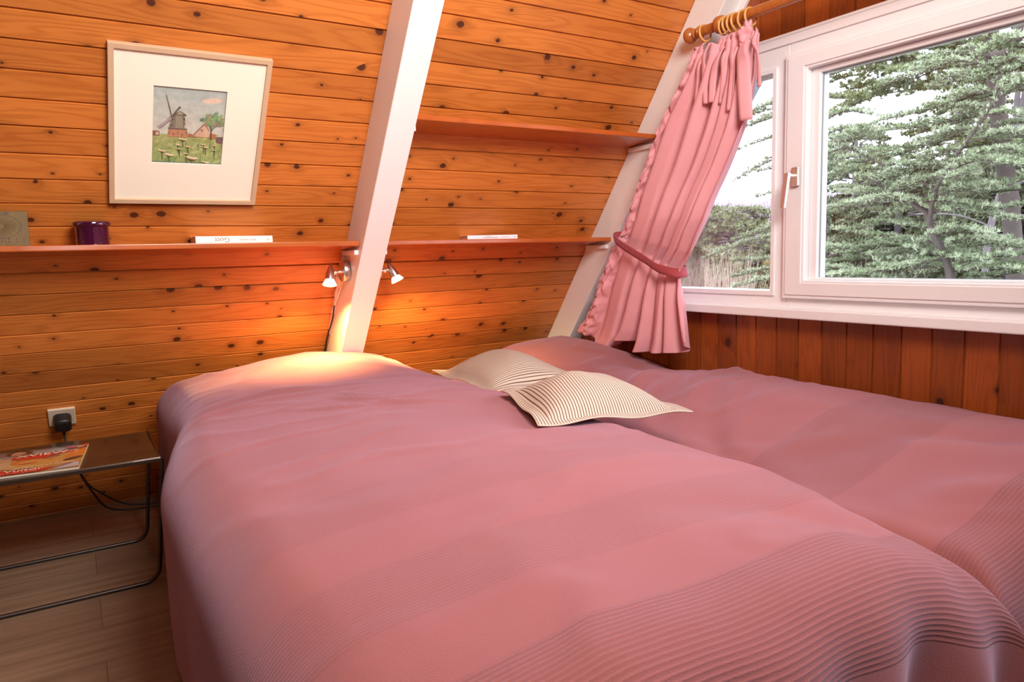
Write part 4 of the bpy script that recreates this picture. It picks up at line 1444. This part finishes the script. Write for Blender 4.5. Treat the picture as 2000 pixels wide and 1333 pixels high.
for k, (c, pts) in enumerate(G_):
    mb.add([MG(min(max(u, 0), 1), min(max(v, 0), 1)) + Vector((0, 0, .0052 + .00006 * k)) for u, v in pts], [tuple(range(len(pts)))]); cols.append(c)
o = mb.build('front_cover', M_MAG, parent=mg)
at = o.data.attributes.new('ink', 'FLOAT_COLOR', 'FACE'); at.data.foreach_set('color', [x for c in cols for x in (*c, 1.0)])
M_LET = simple('white_letters', (.85, .72, .62), .4)
M_LETR = simple('pale_red_letters', (.75, .25, .20), .4)
ang = math.atan2(exu.y, exu.x)
def MT(u, v): return Matrix.Translation(MG(u, v) + Vector((0, 0, .0085))) @ Matrix.Rotation(ang, 4, 'Z')
text_mesh('XVIEW', 'title_lettering', .042, MT(.56, .695) @ Matrix.Rotation(.06, 4, 'Z'), M_LET, mg, extrude=.0001, sx=1.0)
text_mesh('m Vuitor', 'headline_lettering', .036, MT(.36, .12), M_LET, mg, extrude=.0001)
text_mesh('die neue lust am wohnen', 'small_lettering', .014, MT(.62, .22) @ Matrix.Rotation(.10, 4, 'Z'), M_LET, mg, extrude=.0001)
text_mesh('mode reise kultur genuss', 'small_lettering', .013, MT(.30, .048), M_LETR, mg, extrude=.0001)

# ------------------------------------------------------------------ outside: ground, conifers, thicket
rng = np.random.default_rng(7)
mb = MB()
def gnd(u, v):
    x = lerp(2.4, 40, u ** 2.2); y = lerp(-8, 40, v)
    z = -1.0 + 1.15 * sst(4, 12, x) + .5 * sst(12, 30, x) + .12 * noise.noise(Vector((x * .6, y * .6, 0)))
    return (x, y, z)
mb.grid(gnd, 60, 70)
tag(mb.build('ground', M_GROUND), 'rough garden ground rising beyond the window', 'ground', kind='structure')


def add_tufts(name, P_, Nn, size, mat, parent, blades=7, seed=0, width=.16):
    """short shoots: each a burst of slim needles; one mesh for the whole tree"""
    r_ = np.random.default_rng(seed)
    P_ = np.asarray(P_, float); Nn = np.asarray(Nn, float); n_ = len(P_)
    Nn = Nn / np.linalg.norm(Nn, axis=1, keepdims=True)
    size = np.asarray(size, float) * (0.7 + .6 * r_.random(n_))
    d = r_.normal(size=(n_, blades, 3)) * .75 + Nn[:, None, :] * 1.0
    d /= np.linalg.norm(d, axis=2, keepdims=True)
    side = np.cross(d, r_.normal(size=(n_, blades, 3))); side /= np.linalg.norm(side, axis=2, keepdims=True) + 1e-9
    c0 = P_[:, None, :]
    sz = size[:, None, None]
    v0 = c0 - side * sz * width; v1 = c0 + side * sz * width; v2 = c0 + d * sz
    V = np.stack([v0, v1, v2], axis=2).reshape(-1, 3)
    off = np.array(parent_world(parent))
    V = V - off
    me = bpy.data.meshes.new(name)
    nf = n_ * blades
    me.vertices.add(nf * 3); me.vertices.foreach_set('co', V.ravel())
    me.loops.add(nf * 3); me.loops.foreach_set('vertex_index', np.arange(nf * 3, dtype=np.int32))
    me.polygons.add(nf); me.polygons.foreach_set('loop_start', np.arange(nf, dtype=np.int32) * 3)
    me.materials.append(mat)
    me.update(); me.validate()
    o = bpy.data.objects.new(name, me); COL.objects.link(o); o.parent = parent
    return o


class Tree:
    def __init__(s, label, base, group='conifers outside the window'):
        s.root = empty('conifer_tree', base, label=label, cat='tree', group=group)
        s.wood = MB(); s.P = []; s.N = []; s.S = []
        s.r = random.Random(hash(label) % 1000 if False else len(label) * 7)

    def limb(s, pts, r0_, r1_, n_=8):
        pts = sm(pts, 6)
        k = len(pts)
        s.wood.tube(pts, [lerp(r0_, r1_, i / (k - 1)) * (1 + .12 * math.sin(i * 2.3)) for i in range(k)], n_)
        return pts

    def tufted(s, pts, step, size, up=(0, 0, 1), start=0.0, spread=.010):
        acc = 0.0
        for i in range(len(pts) - 1):
            a, b = Vector(pts[i]), Vector(pts[i + 1]); L_ = (b - a).length
            if L_ < 1e-6: continue
            if i / len(pts) < start: continue
            k = max(1, int(round(L_ / step)))
            for j in range(k):
                p = a.lerp(b, (j + s.r.random()) / k)
                for sd in (-1, 1):
                    q_ = p + Vector(((s.r.random() - .5), (s.r.random() - .5), (s.r.random() - .2) * .6)) * spread * 2
                    s.P.append(q_); s.N.append(Vector((s.r.gauss(0, .35), s.r.gauss(0, .35), 1))); s.S.append(size)

    def spray(s, p0, d, L_, wid, step=.018, size=.022, gap=.045, r=.005, droop=.12, sub=True):
        """flat layered branch: axis with side twigs in a near level plane"""
        d = Vector(d).normalized(); side = d.cross(Vector((0, 0, 1))).normalized()
        pts = []
        n_ = max(4, int(L_ / .06))
        cv = s.r.uniform(-.25, .25)
        for k in range(n_ + 1):
            t = k / n_
            pts.append(Vector(p0) + d * L_ * t + side * cv * L_ * t * t * .5 + Vector((0, 0, -droop * L_ * t * t + .015 * math.sin(t * 6 + cv * 9))))
        s.wood.tube(pts, [lerp(r, r * .25, k / n_) for k in range(n_ + 1)], 6)
        s.tufted(pts, step, size, start=.1)
        if sub:
            m_ = int(L_ / gap)
            for k in range(1, m_ + 1):
                t = k / (m_ + .6)
                q_ = Vector(p0).lerp(pts[-1], 0)
                f = t * n_; i = min(int(f), n_ - 1); q_ = pts[i].lerp(pts[i + 1], f - i)
                for sd in (-1, 1):
                    if s.r.random() < .12: continue
                    l2 = wid * (1 - t) ** .6 * s.r.uniform(.55, 1.1) + .02
                    dd = (d * s.r.uniform(.45, .9) + side * sd * s.r.uniform(.7, 1.0) + Vector((0, 0, s.r.uniform(-.08, .16)))).normalized()
                    e_ = q_ + dd * l2 + Vector((0, 0, -droop * l2 * .4)); md_ = q_.lerp(e_, .5) + Vector((0, 0, .012 * l2 / .2))
                    s.wood.tube([q_, md_, e_], [r * .4, r * .3, r * .15], 4, cap=False)
                    s.tufted([q_, md_, e_], step, size)

    def finish(s, bark, need, blades=6, seed=1, width=.16):
        s.wood.build('trunk', bark, parent=s.root)
        add_tufts('foliage', [tuple(p) for p in s.P], [tuple(p) for p in s.N], s.S, need, s.root, blades, seed, width)


# near blue-green cedar: crooked limbs seen through the main pane
T = Tree('pale blue-green cedar with crooked dark limbs close to the main pane', (4.5, 2.2, -.6))
base_ = (4.45, 2.10, -.55)
la = T.limb([base_, (4.42, 2.12, .1), (4.4, 2.18, .5), (4.4, 2.25, .80), (4.4, 2.30, .92), (4.4, 2.35, 1.01), (4.4, 2.38, 1.11), (4.4, 2.46, 1.17), (4.4, 2.59, 1.25), (4.4, 2.75, 1.35)], .030, .010)
lb = T.limb([(4.39, 2.36, 1.05), (4.33, 2.32, 1.16), (4.3, 2.29, 1.24), (4.3, 2.40, 1.32), (4.3, 2.56, 1.39), (4.3, 2.72, 1.49), (4.3, 2.90, 1.59), (4.3, 3.05, 1.69)], .014, .005)
lc_ = T.limb([(4.3, 2.29, 1.24), (4.25, 2.24, 1.28), (4.2, 2.17, 1.34), (4.2, 2.13, 1.41), (4.2, 2.07, 1.49), (4.2, 1.99, 1.61), (4.2, 1.94, 1.69), (4.2, 1.95, 1.77), (4.2, 2.03, 1.87), (4.2, 2.08, 1.98)], .012, .005)
ld = T.limb([(4.2, 1.94, 1.69), (4.2, 1.88, 1.78), (4.2, 1.80, 1.87), (4.2, 1.68, 2.0)], .009, .004)
for L_, k0 in ((lb, 4), (lc_, 6), (ld, 2)):
    T.tufted(L_, .016, .024, start=.15, spread=.014)
rr = random.Random(3)
for L_, n_, ln in ((la, 13, .55), (lb, 15, .42), (lc_, 17, .42), (ld, 6, .35)):
    for k in range(n_):
        i = int(lerp(len(L_) * (.30 if L_ is la else .1), len(L_) - 1, (k + rr.random()) / n_))
        i = min(i, len(L_) - 1)
        sd = 1 if k % 2 else -1
        T.spray(L_[i], (rr.uniform(-.5, .35), sd * rr.uniform(.7, 1.0), rr.uniform(-.05, .22)), ln * rr.uniform(.6, 1.25), .16, size=.021, step=.017)
# lower skirts filling the bottom of the pane
for k in range(30):
    y = rr.uniform(1.55, 3.3); z = rr.uniform(.42, .92)
    T.spray((4.5 + rr.uniform(-.3, .4), y, z), (rr.uniform(-.6, .1), rr.choice((-1, 1)) * rr.uniform(.5, 1), rr.uniform(-.02, .15)), rr.uniform(.45, .8), .20, size=.022, step=.018)
for k in range(16):
    y = rr.uniform(1.5, 2.3); z = rr.uniform(1.15, 2.0)
    T.spray((4.45 + rr.uniform(-.2, .4), y - .2, z), (rr.uniform(-.4, .2), rr.uniform(.5, 1), rr.uniform(-.05, .2)), rr.uniform(.4, .7), .18, size=.021, step=.018)
T.finish(M_BARK, M_NEED, blades=6, seed=3)

# taller green conifer behind it, heavy forked limb at the top
T = Tree('tall green conifer with thick forked mossy limb behind the near cedar', (5.9, 2.6, -.3))
lt = T.limb([(6.0, 2.5, -.3), (5.9, 2.55, .8), (5.8, 2.62, 1.6), (5.6, 2.60, 2.0), (5.4, 2.55, 2.4), (5.3, 2.45, 2.9), (5.3, 2.5, 3.6)], .075, .03)
T.limb([(5.55, 2.58, 2.1), (5.3, 2.50, 2.18), (5.1, 2.36, 2.12), (5.05, 2.26, 2.12), (5.0, 2.2, 2.25), (5.0, 2.16, 2.4)], .045, .02)
rr = random.Random(5)
for k in range(95):
    z = rr.uniform(1.45, 2.95); y = rr.uniform(1.9, 4.1)
    # leave a gap of sky towards the middle left of the pane
    if 3.05 < y < 4.2 and z < 1.9: continue
    if rr.random() < .25 and z < 2.1: continue
    if k % 4 == 0: y = rr.uniform(2.9, 4.15); z = rr.uniform(2.0, 2.65)
    T.spray((5.9 + rr.uniform(-.6, .5), y, z), (rr.uniform(-.5, .2), rr.choice((-1, 1)) * rr.uniform(.6, 1), rr.uniform(-.15, .1)), rr.uniform(.5, .95), .24, size=.032, step=.028, gap=.06, r=.006)
T.finish(M_BARK, M_NEED3, blades=6, seed=5)

# dark mass of conifers further off
def far_tree(label, x, y, h, w_, seed, dens, mat, size=.07, z0=-.4, step=.07):
    T = Tree(label, (x, y, z0))
    T.limb([(x, y, z0), (x + .1, y + .05, z0 + h * .5), (x, y, z0 + h)], .10, .02)
    rr = random.Random(seed)
    for k in range(dens):
        t = rr.random() ** .9
        z = z0 + h * (.06 + .92 * t)
        R_ = w_ * (1 - t * .8)
        a = rr.random() * 2 * math.pi
        T.spray((x + .1 * math.cos(a), y + .1 * math.sin(a), z), (math.cos(a), math.sin(a), .05), R_ * rr.uniform(.6, 1.1), .45 * R_ + .1, size=size, step=step, gap=.15, r=.012, droop=.18)
    T.finish(M_BARKG, mat, blades=6, seed=seed, width=.2)


far_tree('dark conifer filling the lower right of the main pane', 8.2, 3.6, 3.0, 1.5, 21, 120, M_NEED2)
far_tree('dark conifer standing behind the middle of the main pane', 8.6, 5.0, 2.35, 1.5, 22, 110, M_NEED2)
far_tree('bushy dark conifer seen low beside the mullion', 9.0, 6.5, 2.0, 1.5, 23, 100, M_NEED2)
far_tree('tall dark conifer at the right edge of the main pane', 9.5, 3.0, 5.2, 2.2, 24, 190, M_NEED2, size=.08, step=.08)
far_tree('low spreading conifer seen through the side pane', 6.8, 5.9, 1.95, 1.7, 25, 190, M_NEED3, size=.045, step=.045, z0=-.5)
far_tree('second low conifer behind the curtain edge of the side pane', 8.0, 7.6, 1.95, 1.9, 26, 150, M_NEED3, size=.06, step=.06, z0=-.4)
far_tree('rather tall conifer behind the centre left of the main pane', 9.4, 6.1, 3.0, 1.7, 27, 150, M_NEED2, size=.06, step=.06)
far_tree('tall loose conifer whose top reaches the head of the main pane left of centre', 9.8, 4.95, 4.6, 1.2, 28, 120, M_NEED3, size=.06, step=.07)
# slim pale birch stems at the right
for k, (x, y, l_) in enumerate(((6.6, 3.02, 'slim pale leaning birch stem left of the right pane edge'), (6.9, 2.72, 'slim pale birch stem cut by the right pane edge'))):
    t = empty('birch_tree', (x, y, -.3), label=l_, cat='tree', group='bare birches among the conifers')
    mb = MB(); mb.tube(sm([(x, y, -.3), (x + .02, y + .06, .6), (x, y + .02, 1.1), (x + .03, y - .12, 1.7), (x, y - .2, 2.4)]), .028, 8); mb.build('trunk', M_BARKG, parent=t)
    for j in range(4):
        z = .8 + j * .25
        mb = MB(); mb.tube(sm([(x, y, z), (x - .1, y + (.25 if j % 2 else -.3), z + .12), (x - .1, y + (.6 if j % 2 else -.7), z + .15)]), .007, 6); mb.build('branch', M_BARKG, parent=t)
# overhanging twigs in the upper side pane
T = Tree('overhanging cedar bough entering the upper side pane from the mullion side', (4.9, 3.5, -.6))
T.limb([(4.95, 3.45, -.6), (4.9, 3.42, .6), (4.9, 3.45, 1.5), (4.9, 3.50, 2.2)], .04, .02)
rr = random.Random(9)
for (y, z, l_) in ((3.55, 2.12, .55), (3.55, 1.95, .75), (3.5, 1.80, .70), (3.5, 1.68, .85), (3.5, 1.60, .60), (3.5, 1.42, .5), (3.52, 2.0, .6), (3.5, 1.15, .9), (3.5, 1.05, 1.0), (3.5, .95, 1.0), (3.5, .85, .9), (3.45, .75, .8)):
    T.spray((4.9, y, z), (rr.uniform(-.15, .15), 1, rr.uniform(-.08, .12)), l_, .13, size=.024, step=.022, gap=.05, r=.006)
for (y, z, l_) in ((3.4, 1.35, .5), (3.4, 1.55, .55), (3.4, 1.9, .4), (3.4, 1.05, .6), (3.4, .85, .6), (3.4, 1.7, .45)):
    T.spray((4.9, y, z), (rr.uniform(-.2, .2), -1, rr.uniform(-.05, .2)), l_, .16, size=.024, step=.022, gap=.05, r=.006)
T.finish(M_BARK, M_NEED, blades=6, seed=9)

# purplish bare thicket on the skyline: fine upright twigs
r_ = np.random.default_rng(31)
nt_ = 14000
V = []; Fc = []
for i in range(nt_):
    y = r_.uniform(9, 26); x = 17 + r_.uniform(-1.5, 1.5)
    hh_ = 2.35 + .30 * noise.noise(Vector((y * .35, 0, 0))) + .25 * noise.noise(Vector((y * 1.1, 3, 0)))
    z = hh_ * r_.uniform(0, .8); L_ = r_.uniform(.4, .75) * (hh_ + .3 - z) * .9 + .1
    lx, ly = r_.normal(0, .28, 2) * L_; w_ = .017
    b_ = len(V)
    V += [(x, y - w_, z), (x, y + w_, z), (x + lx, y + ly + w_ * .4, z + L_), (x + lx, y + ly - w_ * .4, z + L_)]
    Fc.append((b_, b_ + 1, b_ + 2, b_ + 3))
me = bpy.data.meshes.new('thicket'); me.from_pydata(V, [], Fc); me.materials.append(M_THICKET)
o = bpy.data.objects.new('thicket', me); COL.objects.link(o)
tag(o, 'purplish bare thicket on the skyline beyond the side pane', 'bushes', kind='stuff')
# dry grass below the side pane
r_ = np.random.default_rng(12)
ng = 5200
gy_ = r_.uniform(4.2, 8.6, ng); gx_ = r_.uniform(4.9, 8.5, ng)
gp = np.stack([gx_, gy_, -1.0 + 1.15 * np.clip((gx_ - 4) / 8, 0, 1) ** 2 + .0 * gx_], 1)
g_root = MB()
V = []; Fc = []
for i in range(ng):
    x, y, z = gp[i]; h = r_.uniform(.7, 1.75); lx, ly = r_.normal(0, .16, 2); w_ = .0035
    if i % 9 == 0:
        x = r_.uniform(4.9, 5.7); y = x * r_.uniform(.84, 1.02); z = -.55; h = r_.uniform(1.1, 1.62)
    b_ = len(V)
    V += [(x, y - w_, z), (x, y + w_, z), (x + lx * .4, y + ly * .4 + w_ * .8, z + h * .6), (x + lx * .4, y + ly * .4 - w_ * .8, z + h * .6), (x + lx, y + ly, z + h)]
    Fc += [(b_, b_ + 1, b_ + 2, b_ + 3), (b_ + 3, b_ + 2, b_ + 4)]
me = bpy.data.meshes.new('dry_grass'); me.from_pydata(V, [], Fc); me.materials.append(M_DRY)
o = bpy.data.objects.new('dry_grass', me); COL.objects.link(o)
tag(o, 'pale dry grass standing below the side pane', 'grass', kind='stuff')
